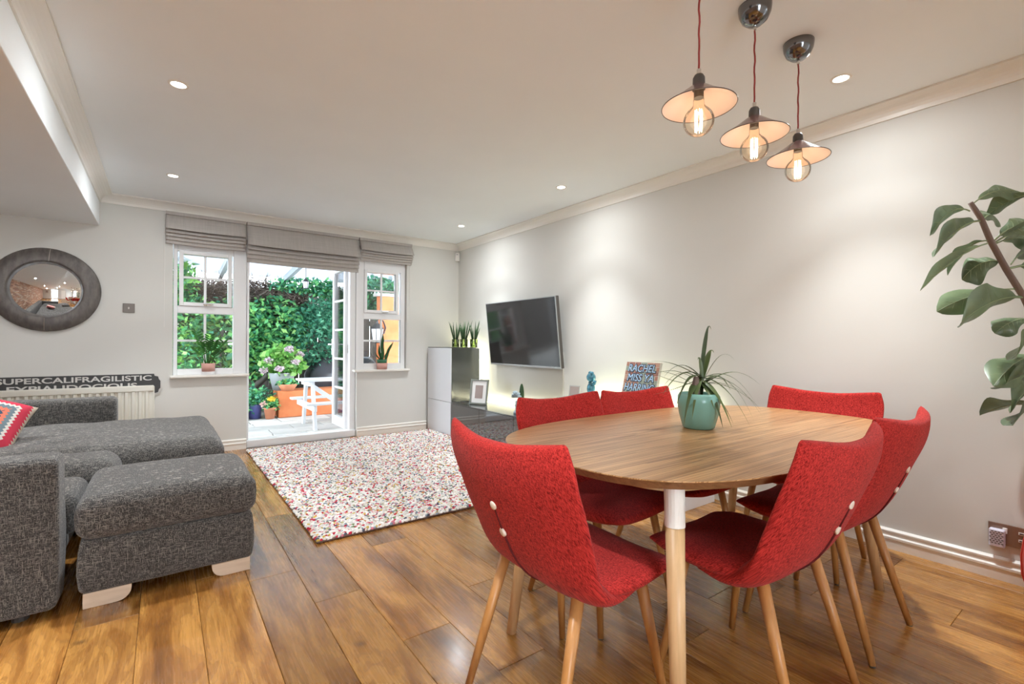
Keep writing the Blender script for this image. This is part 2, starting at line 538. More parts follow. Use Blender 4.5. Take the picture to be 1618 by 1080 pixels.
def rounded_box(mb, sx, sy, sz, r, n=(10, 10, 6), top=0.0, bot=0.0, side=0.0, wr=0.0, ws=6.0, seed=0.0, m=None):
    """soft cushion block centred in x,y with its base at z = 0"""
    hx, hy, hz = sx / 2, sy / 2, sz / 2
    def f(p):
        q = Vector((max(-hx + r, min(hx - r, p.x)), max(-hy + r, min(hy - r, p.y)), max(-hz + r, min(hz - r, p.z))))
        d = p - q
        if d.length > 1e-9:
            d = d.normalized() * r
        o = q + d
        kx, ky, kz = 1 - min(1, abs(o.x) / hx) ** 2, 1 - min(1, abs(o.y) / hy) ** 2, 1 - min(1, abs(o.z) / hz) ** 2
        if o.z > 0:
            o.z += top * (kx * ky) ** 0.5
        else:
            o.z -= bot * kx * ky
        o.x += side * math.copysign(1, o.x) * kz * (abs(o.x) / hx) ** 3
        o.y += side * math.copysign(1, o.y) * kz * (abs(o.y) / hy) ** 3
        if wr:
            o += Vector((mnoise.noise(o * ws + Vector((seed, 0, 0))), mnoise.noise(o * ws + Vector((0, seed + 5, 0))), mnoise.noise(o * ws + Vector((0, 0, seed + 9))))) * wr
        o.z += hz
        return m @ o if m is not None else o
    bm = bmesh.new()
    def axis(h, k):
        core = [(-h + r) + (2 * h - 2 * r) * i / k for i in range(k + 1)]
        e = [r * (1 - math.tan(math.pi / 4 * (1 - i / 4))) for i in range(4)]
        return [-h + x for x in e] + core + [h - x for x in reversed(e)]
    X, Y, Z = axis(hx, n[0]), axis(hy, n[1]), axis(hz, n[2])
    def face(A, B, mk, flip):
        k = len(mb.V)
        mb.V += [tuple(f(Vector(mk(a, b)))) for a in A for b in B]
        w = len(B)
        for i in range(len(A) - 1):
            for j in range(w - 1):
                q = (k + i * w + j, k + (i + 1) * w + j, k + (i + 1) * w + j + 1, k + i * w + j + 1)
                mb.F.append(q[::-1] if flip else q)
    face(X, Y, lambda a, b: (a, b, hz), False)
    face(X, Y, lambda a, b: (a, b, -hz), True)
    face(X, Z, lambda a, b: (a, -hy, b), False)
    face(X, Z, lambda a, b: (a, hy, b), True)
    face(Y, Z, lambda a, b: (hx, a, b), False)
    face(Y, Z, lambda a, b: (-hx, a, b), True)
    return mb

def weld(o, d=1e-4):
    bm = bmesh.new()
    bm.from_mesh(o.data)
    bmesh.ops.remove_doubles(bm, verts=bm.verts, dist=d)
    bmesh.ops.recalc_face_normals(bm, faces=bm.faces)
    bm.to_mesh(o.data)
    bm.free()
    o.data.polygons.foreach_set('use_smooth', [True] * len(o.data.polygons))
    return o

def empty(name, loc=(0, 0, 0), rz=0.0, kind=None):
    o = bpy.data.objects.new(name, None)
    COL.objects.link(o)
    o.location = loc
    o.rotation_euler = (0, 0, rz)
    o.empty_display_size = 0.1
    if kind:
        o['kind'] = kind
    return o

def tag(o, label, cat, group=None):
    o['label'] = label
    o['category'] = cat
    if group:
        o['group'] = group
    return o

def kids(o):
    return [c for c in bpy.data.objects if c.parent == o]

def copy_tree(o, parent=None):
    c = o.copy()
    COL.objects.link(c)
    c.parent = parent
    for ch in KIDS.get(o.name, []):
        copy_tree(ch, c)
    return c
KIDS = {}
def index_kids(*roots):
    for r in roots:
        KIDS[r.name] = kids(r)
        index_kids(*KIDS[r.name])

def color_attr(me, cols):
    a = me.color_attributes.new('col', 'FLOAT_COLOR', 'POINT')
    a.data.foreach_set('color', np.asarray(cols, dtype=np.float32).ravel())

def np_mesh(name, V, F, m, parent=None, smooth=False, cols=None, kind=None):
    """V (n,3), F (k,q) all faces of the same size"""
    me = bpy.data.meshes.new(name)
    V = np.asarray(V, dtype=np.float32)
    F = np.asarray(F, dtype=np.int32)
    me.vertices.add(len(V))
    me.vertices.foreach_set('co', V.ravel())
    me.loops.add(F.size)
    me.loops.foreach_set('vertex_index', F.ravel())
    me.polygons.add(len(F))
    me.polygons.foreach_set('loop_start', np.arange(0, F.size, F.shape[1], dtype=np.int32))
    me.update(calc_edges=True)
    me.validate()
    if smooth:
        me.polygons.foreach_set('use_smooth', [True] * len(me.polygons))
    if cols is not None:
        color_attr(me, cols)
    me.materials.append(M[m])
    o = bpy.data.objects.new(name, me)
    COL.objects.link(o)
    if parent is not None:
        o.parent = parent
    if kind:
        o['kind'] = kind
    return o

def leaf_cloud(name, centers, size, pal, parent=None, kind='stuff', asp=0.5, flat=0.3):
    """many small folded leaves at the given centres"""
    n = len(centers)
    d = rng.normal(size=(n, 3))
    d[:, 2] *= 0.7
    d /= np.linalg.norm(d, axis=1)[:, None]
    up = rng.normal(size=(n, 3)) + np.array([0, -0.6, 1.0])
    s = np.cross(d, up)
    s /= np.linalg.norm(s, axis=1)[:, None]
    nn = np.cross(s, d)
    L = size * rng.uniform(0.65, 1.35, n)[:, None]
    W = L * asp * 0.5
    base = centers
    tip = centers + d * L
    a = centers + d * L * 0.5 + s * W + nn * W * flat
    b = centers + d * L * 0.5 - s * W + nn * W * flat
    V = np.stack([base, a, tip, b], 1).reshape(-1, 3)
    k = np.arange(n)[:, None] * 4
    F = np.concatenate([k + np.array([0, 1, 2]), k + np.array([0, 2, 3])])
    pal = np.asarray(pal)
    c = pal[rng.integers(0, len(pal), n)] * rng.uniform(0.7, 1.3, n)[:, None]
    C = np.repeat(np.concatenate([np.clip(c, 0, 1), np.ones((n, 1))], 1), 4, 0)
    return np_mesh(name, V, F, 'leafcol', parent, cols=C, kind=kind)

def ellip(n, c, r, shell=0.6):
    d = rng.normal(size=(n, 3))
    d /= np.linalg.norm(d, axis=1)[:, None]
    rad = (shell + (1 - shell) * rng.random(n)) [:, None]
    return np.asarray(c) + d * rad * np.asarray(r)

def blade(mb, pts, widths, side, fold=0.15, n=None):
    """strap leaf along pts with half widths and a folded midrib"""
    pts = [Vector(p) for p in pts]
    vs, fs = [], []
    for i, p in enumerate(pts):
        t = (pts[min(i + 1, len(pts) - 1)] - pts[max(i - 1, 0)]).normalized()
        s = side - t * side.dot(t)
        s.normalize()
        nn = s.cross(t).normalized()
        w = widths[i]
        vs += [p + s * w + nn * w * fold, p, p - s * w + nn * w * fold]
    for i in range(len(pts) - 1):
        k = i * 3
        fs += [(k, k + 1, k + 4, k + 3), (k + 1, k + 2, k + 5, k + 4)]
    return mb.add(vs, fs)

def curve_pts(a, b, bend, n=8):
    a, b, bend = Vector(a), Vector(b), Vector(bend)
    return [a.lerp(b, i / n) + bend * (4 * (i / n) * (1 - i / n)) for i in range(n + 1)]

# ------------------------------------------------------------------ dimensions
XR, YB, XL, YR = 3.207, 5.60, -2.35, -2.3
ZC, ZL = 2.419, 2.342
XS, ZS = -0.465, 2.135

# ------------------------------------------------------------------ room shell
def struct(o):
    o['kind'] = 'structure'
    return o

fl = struct(MB().box(XL - 0.1, XR + 0.1, YR - 0.1, YB + 0.1, -0.12, -0.016).build('floor', 'subfloor'))
# planks, each its own board
PW = 0.1985
plank_mesh = {}
def plank(x0, y0, y1):
    ln = round(y1 - y0, 3)
    if ln < 0.02:
        return
    if ln not in plank_mesh:
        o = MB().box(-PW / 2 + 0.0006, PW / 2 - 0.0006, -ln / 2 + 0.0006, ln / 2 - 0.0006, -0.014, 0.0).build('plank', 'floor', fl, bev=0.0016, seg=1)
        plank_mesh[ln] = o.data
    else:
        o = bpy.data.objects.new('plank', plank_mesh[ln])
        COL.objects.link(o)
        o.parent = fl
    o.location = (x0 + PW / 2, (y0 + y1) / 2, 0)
    yc = (y0 + y1) / 2
    # boards vary from honey to walnut; pools of downlight painted as lighter boards
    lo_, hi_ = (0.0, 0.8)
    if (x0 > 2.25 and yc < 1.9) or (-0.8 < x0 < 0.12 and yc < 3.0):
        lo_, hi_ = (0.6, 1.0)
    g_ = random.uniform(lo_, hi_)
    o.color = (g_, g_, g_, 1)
row_joint = {1: 2.475, 2: 2.11, 3: 1.653, 0: 1.42, -1: 2.93, -2: 2.44}
k = -13
PL = 1.21
while 0.125 + k * PW < XR - 0.01:
    x0 = 0.125 + k * PW
    j = row_joint.get(k, random.uniform(0, PL))
    e = j
    while e > YR:
        e -= PL
    y = YR
    while y < YB - 0.01:
        e2 = e + PL
        if e2 > y + 0.001:
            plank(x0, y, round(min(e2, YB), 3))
            y = min(e2, YB)
        e = e2
    k += 1

struct(MB().box(XS - 0.02, XR + 0.1, YR - 0.1, YB + 0.1, ZC, ZC + 0.12).build('ceiling', 'ceiling'))
struct(MB().box(XL - 0.1, XS, YR - 0.1, YB + 0.1, ZS, ZC + 0.12).build('ceiling_soffit', 'ceiling', bev=0.004))
# right wall, with an added window behind the camera for fill daylight
WY0, WY1, WZ0, WZ1 = -2.2, -1.0, 0.10, 2.16
wr = MB()
wr.box(XR, XR + 0.12, WY1, YB + 0.14, -0.1, ZC + 0.1)
wr.box(XR, XR + 0.12, YR - 0.1, WY0, -0.1, ZC + 0.1)
wr.box(XR, XR + 0.12, WY0, WY1, -0.1, WZ0)
wr.box(XR, XR + 0.12, WY0, WY1, WZ1, ZC + 0.1)
struct(wr.build('wall_right', 'wall'))
w3 = struct(empty('added_window_3', (XR + 0.06, (WY0 + WY1) / 2, WZ0)))
f = MB()
hw3, hh3 = (WY1 - WY0) / 2, WZ1 - WZ0
f.box(-0.03, 0.03, -hw3, -hw3 + 0.06, 0, hh3)
f.box(-0.03, 0.03, hw3 - 0.06, hw3, 0, hh3)
f.box(-0.03, 0.03, -hw3 + 0.06, hw3 - 0.06, 0, 0.06)
f.box(-0.03, 0.03, -hw3 + 0.06, hw3 - 0.06, hh3 - 0.06, hh3)
f.box(-0.03, 0.03, -0.03, 0.03, 0.06, hh3 - 0.06)
f.build('frame', 'white', w3, bev=0.004)
for q0, q1 in ((-hw3 + 0.06, -0.03), (0.03, hw3 - 0.06)):
    MB().box(-0.003, 0.003, q0, q1, 0.06, hh3 - 0.06).build('pane', 'glass', w3)
struct(MB().box(-7.0, XR + 8, YR - 8, YR - 0.12, -0.25, -0.12).build('ground_front', mat('front_bounce_paving', (0.62, 0.61, 0.59), 0.9)))  # unseen ground, kept pale to bounce daylight in through the added window
struct(MB().box(XR + 0.12, XR + 8, YR - 0.12, YR + 6, -0.25, -0.12).build('ground_side', mat('side_bounce_paving', (0.62, 0.61, 0.59), 0.9)))  # unseen ground, made pale to throw daylight up onto the ceiling

# back wall with openings (window, door, window under one head)
OX0, OX1, DX0, DX1, HZ = 0.072, 2.465, 0.700, 1.838, 2.12
wb = MB()
YO = YB + 0.15
wb.box(XL - 0.1, OX0, YB, YO, -0.1, ZC + 0.1)
wb.box(OX1, XR, YB, YO, -0.1, ZC + 0.1)
wb.box(OX0, OX1, YB, YO, HZ, ZC + 0.1)
wb.box(OX0, DX0, YB, YO, -0.1, 0.755)
wb.box(DX1, OX1, YB, YO, -0.1, 0.762)
struct(wb.build('wall_back', 'wall'))

# rear wall with a door, plus an added window that lets in fill daylight
wr_ = MB()
VX0, VX1 = -0.90, 0.30
wr_.box(XL - 0.1, VX0, YR - 0.12, YR, -0.1, ZC + 0.1)
wr_.box(VX1, 0.9, YR - 0.12, YR, -0.1, ZC + 0.1)
wr_.box(VX0, VX1, YR - 0.12, YR, -0.1, WZ0)
wr_.box(VX0, VX1, YR - 0.12, YR, WZ1, ZC + 0.1)
wr_.box(1.7, XR + 0.1, YR - 0.12, YR, -0.1, ZC + 0.1)
wr_.box(0.9, 1.7, YR - 0.12, YR, 2.03, ZC + 0.1)
struct(wr_.build('wall_rear', 'wall'))
w4 = struct(empty('added_window_4', ((VX0 + VX1) / 2, YR - 0.06, WZ0)))
f = MB()
hw4 = (VX1 - VX0) / 2
f.box(-hw4, -hw4 + 0.06, -0.03, 0.03, 0, hh3)
f.box(hw4 - 0.06, hw4, -0.03, 0.03, 0, hh3)
f.box(-hw4 + 0.06, hw4 - 0.06, -0.03, 0.03, 0, 0.06)
f.box(-hw4 + 0.06, hw4 - 0.06, -0.03, 0.03, hh3 - 0.06, hh3)
f.box(-0.03, 0.03, -0.03, 0.03, 0.06, hh3 - 0.06)
f.build('frame', 'white', w4, bev=0.004)
for q0, q1 in ((-hw4 + 0.06, -0.03), (0.03, hw4 - 0.06)):
    MB().box(q0, q1, -0.003, 0.003, 0.06, hh3 - 0.06).build('pane', 'glass', w4)
dr = struct(empty('door_2', (0.9, YR - 0.06, 0)))
MB().box(0.0, 0.8, -0.02, 0.02, 0.0, 2.03).build('leaf', 'trim', dr, bev=0.003)
for zz in (0.18, 0.85, 1.45):
    for xx in (0.1, 0.45):
        MB().box(xx, xx + 0.25, 0.018, 0.03, zz, zz + 0.5).build('panel', 'trim', dr, bev=0.006)
MB().lathe([(0.026, 0), (0.026, 0.03), (0.014, 0.05)], 12, Matrix.Translation((0.74, 0.02, 1.0)) @ Matrix.Rotation(-math.pi / 2, 4, 'X')).build('knob', 'chrome', dr)

# left wall: brick slips on mortar
wl = struct(MB().box(XL - 0.12, XL, YR - 0.1, YB + 0.1, -0.1, ZS + 0.05).build('wall_left', 'mortar'))
bl, bh, bw_, gap = 0.215, 0.065, 0.02, 0.011
bv, bf, bc = [], [], []
pal = np.array([(0.42, 0.19, 0.11), (0.50, 0.27, 0.17), (0.34, 0.15, 0.10), (0.58, 0.38, 0.26), (0.46, 0.23, 0.14), (0.62, 0.47, 0.36)])
row = 0
z = 0.0
while z + bh < ZS:
    y = YR + (0.5 if row % 2 else 0.0) * (bl + gap)
    while y + bl < YB:
        kk = len(bv)
        d = bw_ + random.uniform(-0.005, 0.006)
        q = [(XL, y, z), (XL, y + bl, z), (XL, y + bl, z + bh), (XL, y, z + bh)]
        p = [(XL + d, y + 0.004, z + 0.004), (XL + d, y + bl - 0.004, z + 0.004), (XL + d, y + bl - 0.004, z + bh - 0.004), (XL + d, y + 0.004, z + bh - 0.004)]
        bv += q + p
        bf += [(kk + 4, kk + 5, kk + 6, kk + 7), (kk, kk + 1, kk + 5, kk + 4), (kk + 1, kk + 2, kk + 6, kk + 5), (kk + 2, kk + 3, kk + 7, kk + 6), (kk + 3, kk, kk + 4, kk + 7)]
        c = pal[random.randrange(6)] * random.uniform(0.75, 1.2)
        bc += [(*c, 1)] * 8
        y += bl + gap
    z += bh + gap
    row += 1
np_mesh('brick', bv, bf, 'brick', wl, cols=bc, kind='stuff')

# cornices (coved), baseboards
def cove(proj, drop):
    pts = [(0, 0), (0, -drop), (-0.010, -drop)]
    for i in range(7):
        a = i / 6 * math.pi / 2
        pts.append((-0.010 - (proj - 0.02) * (1 - math.cos(a)), -drop + 0.004 + (drop - 0.014) * math.sin(a)))
    pts += [(-proj, -0.010), (-proj, 0)]
    return pts
cv = cove(0.092, ZC - ZL)
struct(MB().prism([(YB + p[0], ZC + p[1]) for p in cv], 'x', XS, XR).build('trim_1', 'trim', smooth=False))
struct(MB().prism([(XR + p[0], ZC + p[1]) for p in cv], 'y', YR, YB).build('trim_2', 'trim'))
struct(MB().prism([(XS - p[0], ZC + p[1]) for p in cv], 'y', YR, YB).build('trim_3', 'trim'))
bp = [(0, 0), (-0.020, 0), (-0.020, 0.052), (-0.024, 0.056), (-0.024, 0.066), (-0.015, 0.072), (-0.015, 0.088), (-0.018, 0.091), (-0.018, 0.098), (-0.006, 0.107), (0, 0.107)]
struct(MB().prism([(XR + p[0], p[1]) for p in bp], 'y', WY1, YB).build('baseboard_right', 'trim'))
bb = MB()
bb.prism([(YB + p[0], p[1]) for p in bp], 'x', XL, DX0 - 0.004)
bb.prism([(YB + p[0], p[1]) for p in bp], 'x', DX1 + 0.004, 2.735)
struct(bb.build('baseboard_back', 'trim'))
struct(MB().prism([(YR - p[0], p[1]) for p in bp], 'x', XL, VX0).build('baseboard_rear', 'trim'))

# ------------------------------------------------------------------ windows and french door
def frame_rect(mb, x0, x1, z0, z1, w, y0, y1, wb=None, wt=None):
    wb = w if wb is None else wb
    wt = w if wt is None else wt
    mb.box(x0, x0 + w, y0, y1, z0, z1)
    mb.box(x1 - w, x1, y0, y1, z0, z1)
    mb.box(x0 + w, x1 - w, y0, y1, z0, z0 + wb)
    mb.box(x0 + w, x1 - w, y0, y1, z1 - wt, z1)

def make_window(name, x0, x1, gx, gz_up, lx, gz_lo, barx, barz):
    """gx,gz_up: glass of the opening top light; lx,gz_lo: glass of the fixed light"""
    w = struct(empty(name, ((x0 + x1) / 2, YB, 0.77)))
    ox, oz = (x0 + x1) / 2, 0.77
    y0, y1 = 0.045, 0.115
    f = MB()
    # main frame
    zb, zt = 0.776 - oz, HZ - oz
    X = lambda v: v - ox
    f.box(X(x0), X(lx[0]), y0, y1, zb, zt)
    f.box(X(lx[1]), X(x1), y0, y1, zb, zt)
    f.box(X(lx[0]), X(lx[1]), y0, y1, zb, gz_lo[0] - oz)
    f.box(X(lx[0]), X(lx[1]), y0, y1, gz_lo[1] - oz, gz_up[0] - 0.036 - oz)
    f.box(X(lx[0]), X(lx[1]), y0, y1, gz_up[1] + 0.03 - oz, zt)
    f.build('frame', 'white', w, bev=0.004)
    s = MB()
    frame_rect(s, X(gx[0] - 0.034), X(gx[1] + 0.034), gz_up[0] - 0.036 - oz, gz_up[1] + 0.032 - oz, 0.034, y0 - 0.016, y1 - 0.01, 0.036, 0.032)
    so = s.build('sash', 'white', w, bev=0.004)
    h = MB()
    h.cbox((X(barx), y0 - 0.026, gz_up[0] - 0.022 - oz), (0.03, 0.02, 0.022))
    h.cbox((X(barx) + 0.024, y0 - 0.042, gz_up[0] - 0.018 - oz), (0.085, 0.013, 0.015))
    h.build('handle', 'chrome', so, bev=0.003)
    for (g, gz, bz) in ((gx, gz_up, barz[0]), (lx, gz_lo, barz[1])):
        b = MB()
        b.box(X(barx) - 0.011, X(barx) + 0.011, 0.065, 0.083, gz[0] - oz, gz[1] - oz)
        b.box(X(g[0]), X(barx) - 0.011, 0.065, 0.083, bz - 0.011 - oz, bz + 0.011 - oz)
        b.box(X(barx) + 0.011, X(g[1]), 0.065, 0.083, bz - 0.011 - oz, bz + 0.011 - oz)
        b.build('glazing_bar', 'white', w, bev=0.002)
        for xa, xb in ((g[0], barx - 0.011), (barx + 0.011, g[1])):
            for za, zb2 in ((gz[0], bz - 0.011), (bz + 0.011, gz[1])):
                MB().box(X(xa), X(xb), 0.073, 0.077, za - oz, zb2 - oz).build('pane', 'glass', w)
    return w
make_window('window_1', 0.076, 0.698, (0.156, 0.531), (1.490, 1.957), (0.109, 0.580), (0.834, 1.382), 0.336, (1.735, 1.113))
make_window('window_2', 1.842, 2.460, (1.971, 2.333), (1.500, 1.950), (1.937, 2.404), (0.853, 1.390), 2.160, (1.737, 1.128))
struct(MB().box(0.050, 0.716, YB - 0.055, YB + 0.05, 0.752, 0.777).build('window_sill_1', 'trim', bev=0.008, seg=3))
struct(MB().box(1.800, 2.492, YB - 0.055, YB + 0.05, 0.758, 0.783).build('window_sill_2', 'trim', bev=0.008, seg=3))

d1 = struct(empty('door_1', (1.27, YB, 0)))
f = MB()
f.box(0.702 - 1.27, 0.724 - 1.27, 0.045, 0.125, 0, HZ)
f.box(1.770 - 1.27, 1.836 - 1.27, 0.045, 0.125, 0, HZ)
f.box(0.724 - 1.27, 1.770 - 1.27, 0.045, 0.125, 2.06, HZ)
f.build('frame', 'white', d1, bev=0.005)
MB().box(0.702 - 1.27, 1.836 - 1.27, 0.02, 0.145, 0.0, 0.075).build('threshold', 'white', d1, bev=0.006)
def door_leaf(hx, sgn, tilt):
    """leaf swung outwards about its hinge; built along +y from the hinge"""
    p = empty('leaf', (hx - 1.27, 0.125, 0.08), tilt)
    p.parent = d1
    L, H, w = 0.515, 1.97, 0.062
    s = MB()
    t = 0.052
    s.box(-t / 2, t / 2, 0, w, 0, H)
    s.box(-t / 2, t / 2, L - w, L, 0, H)
    s.box(-t / 2, t / 2, w, L - w, 0, 0.11)
    s.box(-t / 2, t / 2, w, L - w, H - 0.075, H)
    s.build('stile', 'white', p, bev=0.004)
    zs = [0.11 + (H - 0.185) * i / 5 for i in range(6)]
    b = MB()
    for zz in zs[1:-1]:
        b.box(-0.012, 0.012, w, L - w, zz - 0.011, zz + 0.011)
    b.build('glazing_bar', 'white', p)
    for i in range(5):
        MB().box(-0.003, 0.003, w, L - w, zs[i] + (0.011 if i else 0), zs[i + 1] - (0.011 if i < 4 else 0)).build('pane', 'glass', p)
    h = MB()
    h.cbox((-0.033, L - 0.032, 0.97), (0.014, 0.03, 0.2))
    h.cbox((-0.06, L - 0.032, 1.0), (0.05, 0.018, 0.018))
    h.cbox((-0.082, L - 0.085, 1.0), (0.014, 0.12, 0.018))
    h.build('handle', 'white', p, bev=0.004)
    return p
door_leaf(1.762, 1, R(0))
door_leaf(0.700, -1, R(3))
MB().cbox((1.772 - 1.27 - 0.006, 0.08, 1.03), (0.012, 0.035, 0.10)).build('lock_keep', 'chrome', d1, bev=0.003)

# ------------------------------------------------------------------ roman blinds
def blind(x0, x1, zt, zflap, zb, label, folds=4, cord=None, cordz=1.3):
    cx = (x0 + x1) / 2
    b = empty('roman_blind', (cx, YB, zb))
    W = (x1 - x0) / 2
    hem = zflap - zb
    def sheet(za, zb_, d0, d1, name, sag=0.006, seed=0):
        mb = MB()
        def fn(u, v):
            x = -W + 2 * W * u
            a = v * 2 * math.pi
            cz, cy = math.cos(a), math.sin(a)
            zc, hz = (za + zb_) / 2, (za - zb_) / 2
            tt = (1 - cz) / 2
            yy = d0 + (d1 - d0) * tt
            th = 0.0035 + 0.010 * (tt ** 2) * (1 if name == 'fold' else 0.5)
            sg = sag * (1 - (2 * u - 1) ** 2) * tt + 0.0015 * mnoise.noise(Vector((x * 4 + seed, 0, 1)))
            return (x, -yy + th * cy + 0.002 * mnoise.noise(Vector((x * 5, seed, 0))), zc + hz * cz - sg - zb)
        mb.grid(fn, 20, 20, True)
        n = 20
        mb.F.append(tuple(range(n)))
        k0 = len(mb.V) - n
        mb.F.append(tuple(range(k0, k0 + n)))
        mb.build(name, 'blind', b, smooth=True)
    for i in range(folds):
        # deeper layers hang lower and closer to the glass
        sheet(zflap + 0.06, zflap - hem * (i + 1) / folds, 0.010, 0.090 - 0.020 * i, 'fold', 0.006, i * 3.1)
    sheet(zt, zflap, 0.012, 0.110, 'panel', 0.006, 9)
    MB().box(-W, W, -0.05, -0.002, zt - 0.03 - zb, zt - zb).build('headrail', 'blind', b)
    if cord is not None:
        MB().tube([(cord - cx, -0.012, zt - 0.05 - zb), (cord - cx, -0.012, cordz - zb)], 0.0022, 6).build('pull_cord', 'plasticw', b)
    return tag(b, label, 'blind', 'roman blinds over the garden doors')
blind(0.012, 0.676, 2.338, 2.165, 2.035, 'left taupe roman blind, half raised above the zz plant window', cord=0.004, cordz=1.24)
blind(0.690, 1.842, 2.338, 2.095, 1.925, 'widest taupe roman blind, hanging lowest over the open garden doors')
blind(1.852, 2.512, 2.338, 2.190, 2.080, 'taupe roman blind nearest the cabinet corner, over the snake plant window', cord=2.500, cordz=1.56)

# ------------------------------------------------------------------ back wall fittings
mr = empty('round_mirror', (-0.800, YB, 1.535))
mx = Matrix.Rotation(math.pi / 2, 4, 'X')
MB().lathe([(0.225, 0.0), (0.352, 0.0), (0.352, 0.026), (0.346, 0.032), (0.30, 0.050), (0.245, 0.058), (0.236, 0.054), (0.232, 0.02)], 72, mx).build('frame', 'zinc', mr, smooth=True)
cap = []
Rm = 0.60
for i in range(15):
    rr_ = 0.236 * i / 14
    cap.append((rr_, 0.028 + math.sqrt(Rm ** 2 - rr_ ** 2) - math.sqrt(Rm ** 2 - 0.236 ** 2)))
MB().lathe(cap, 72, mx, cap0=False, cap1=False).build('glass', 'mirror', mr, smooth=True)
for a in (R(86), R(-92)):
    MB().tube([(math.cos(a) * r_, -y_, math.sin(a) * r_) for r_, y_ in ((0.240, 0.0585), (0.30, 0.0515), (0.344, 0.034))], 0.0022, 6).build('seam', 'brushed', mr)
tag(mr, 'round convex mirror in a wide dark metal frame above the radiator', 'mirror')

sw = empty('light_switch', (-0.257, YB, 1.407))
MB().cbox((0, -0.004, 0), (0.086, 0.008, 0.084)).build('plate', 'switch', sw, bev=0.002)
MB().cbox((0, -0.010, 0), (0.012, 0.008, 0.02)).build('rocker', 'brushed', sw, bev=0.002)
tag(sw, 'small square bronze light switch right of the round mirror', 'switch')

sn = empty('alarm_sensor', (3.175, YB - 0.03, 2.255))
sn.rotation_euler.z = R(-40)
MB().cbox((0, -0.012, 0.0), (0.062, 0.045, 0.115)).build('housing', 'plasticw', sn, bev=0.012, seg=3)
MB().cbox((0, -0.036, -0.015), (0.042, 0.006, 0.05)).build('lens', 'trim', sn, bev=0.002)
MB().cbox((0, -0.036, 0.03), (0.02, 0.004, 0.006)).build('slot', 'plugdark', sn)
tag(sn, 'small cream alarm sensor high in the corner above the tall cabinet', 'sensor')

# radiator
rd = empty('radiator', (-0.83, YB - 0.06, 0.10))
rx0, rx1, rz0, rz1 = -0.76, 0.762, 0.0, 0.595
mb = MB()
poly = [(rx0, 0.03), (rx0, 0.0)]
nf = 30
pitch = (rx1 - rx0 - 0.04) / nf
for i in range(nf):
    a = rx0 + 0.02 + i * pitch
    poly += [(a, 0.0), (a + pitch * 0.18, -0.016), (a + pitch * 0.55, -0.016), (a + pitch * 0.73, 0.0)]
poly += [(rx1, 0.0), (rx1, 0.03)]
mb.prism(poly, 'z', rz0 + 0.03, rz1 - 0.055)
mb.build('front_panel', 'radiator', rd, bev=0.0)
mb = MB()
mb.box(rx0, rx1, -0.017, 0.034, rz1 - 0.055, rz1)
mb.build('top_cover', 'radiator', rd, bev=0.009, seg=3)
MB().box(rx0, rx1, -0.014, 0.03, 0, 0.03).build('bottom_rail', 'radiator', rd, bev=0.006)
MB().box(rx0, rx1, 0.03, 0.052, 0.05, rz1 - 0.08).build('rear_panel', 'radiator', rd)
MB().box(rx1 - 0.006, rx1 + 0.004, -0.012, 0.03, 0.02, rz1 - 0.01).build('side_cover', 'radiator', rd, bev=0.002)
tag(rd, 'cream ribbed panel radiator on the wall behind the sofa', 'radiator')

# cast street-sign style plate tucked behind the radiator
sg = empty('word_sign', (-0.615, YB - 0.006, 0.70))
hw, hh = 0.607, 0.105
out = [(-hw + 0.05, hh), (hw - 0.05, hh), (hw - 0.045, hh - 0.02), (hw - 0.018, hh - 0.028), (hw - 0.012, hh - 0.055), (hw, hh - 0.07),
       (hw, -hh + 0.07), (hw - 0.012, -hh + 0.055), (hw - 0.018, -hh + 0.028), (hw - 0.045, -hh + 0.02), (hw - 0.05, -hh)]
out += [(-x, z_) for x, z_ in reversed(out[2:-1])] if False else [(-hw + 0.05, -hh), (-hw + 0.045, -hh + 0.02), (-hw + 0.018, -hh + 0.028), (-hw + 0.012, -hh + 0.055), (-hw, -hh + 0.07),
       (-hw, hh - 0.07), (-hw + 0.012, hh - 0.055), (-hw + 0.018, hh - 0.028), (-hw + 0.045, hh - 0.02)]
MB().prism(out, 'y', -0.012, 0.0).build('rim', 'letter', sg)
MB().prism([(x * (1 - 0.012 / hw), z_ * (1 - 0.005 / hh)) for x, z_ in out], 'y', -0.015, -0.004).build('plate', 'sign', sg)

def text_mesh(body, size, depth, name, m, parent, loc, rot, width=None, bold=0.0, italic=0.0):
    c = bpy.data.curves.new(name, 'FONT')
    c.body = body
    c.size = size
    c.align_x = 'CENTER'
    c.align_y = 'CENTER'
    c.extrude = depth
    c.offset = bold
    c.shear = italic
    to = bpy.data.objects.new('tmp_text', c)
    COL.objects.link(to)
    bpy.context.view_layer.update()
    dg = bpy.context.evaluated_depsgraph_get()
    me = bpy.data.meshes.new_from_object(to.evaluated_get(dg))
    bpy.data.objects.remove(to, do_unlink=True)
    xs = [v.co.x for v in me.vertices]
    ys = [v.co.y for v in me.vertices]
    mxx, mnx, mxy, mny = max(xs), min(xs), max(ys), min(ys)
    s = (width / (mxx - mnx)) if width else 1.0
    sy = size / (mxy - mny)
    for v in me.vertices:
        v.co.x = (v.co.x - (mxx + mnx) / 2) * s
        v.co.y = (v.co.y - (mxy + mny) / 2) * sy
    me.name = name
    me.materials.clear()
    me.materials.append(M[m])
    o = bpy.data.objects.new(name, me)
    COL.objects.link(o)
    o.parent = parent
    o.location = loc
    o.rotation_euler = rot
    return o
text_mesh('SUPERCALIFRAGILISTIC', 0.048, 0.002, 'lettering', 'letter', sg, (0.022, -0.016, 0.064), (R(90), 0, 0), 1.012, 0.001)
text_mesh('EXPIALIDOCIOUS', 0.048, 0.002, 'lettering', 'letter', sg, (0.002, -0.016, -0.003), (R(90), 0, 0), 0.84, 0.001)
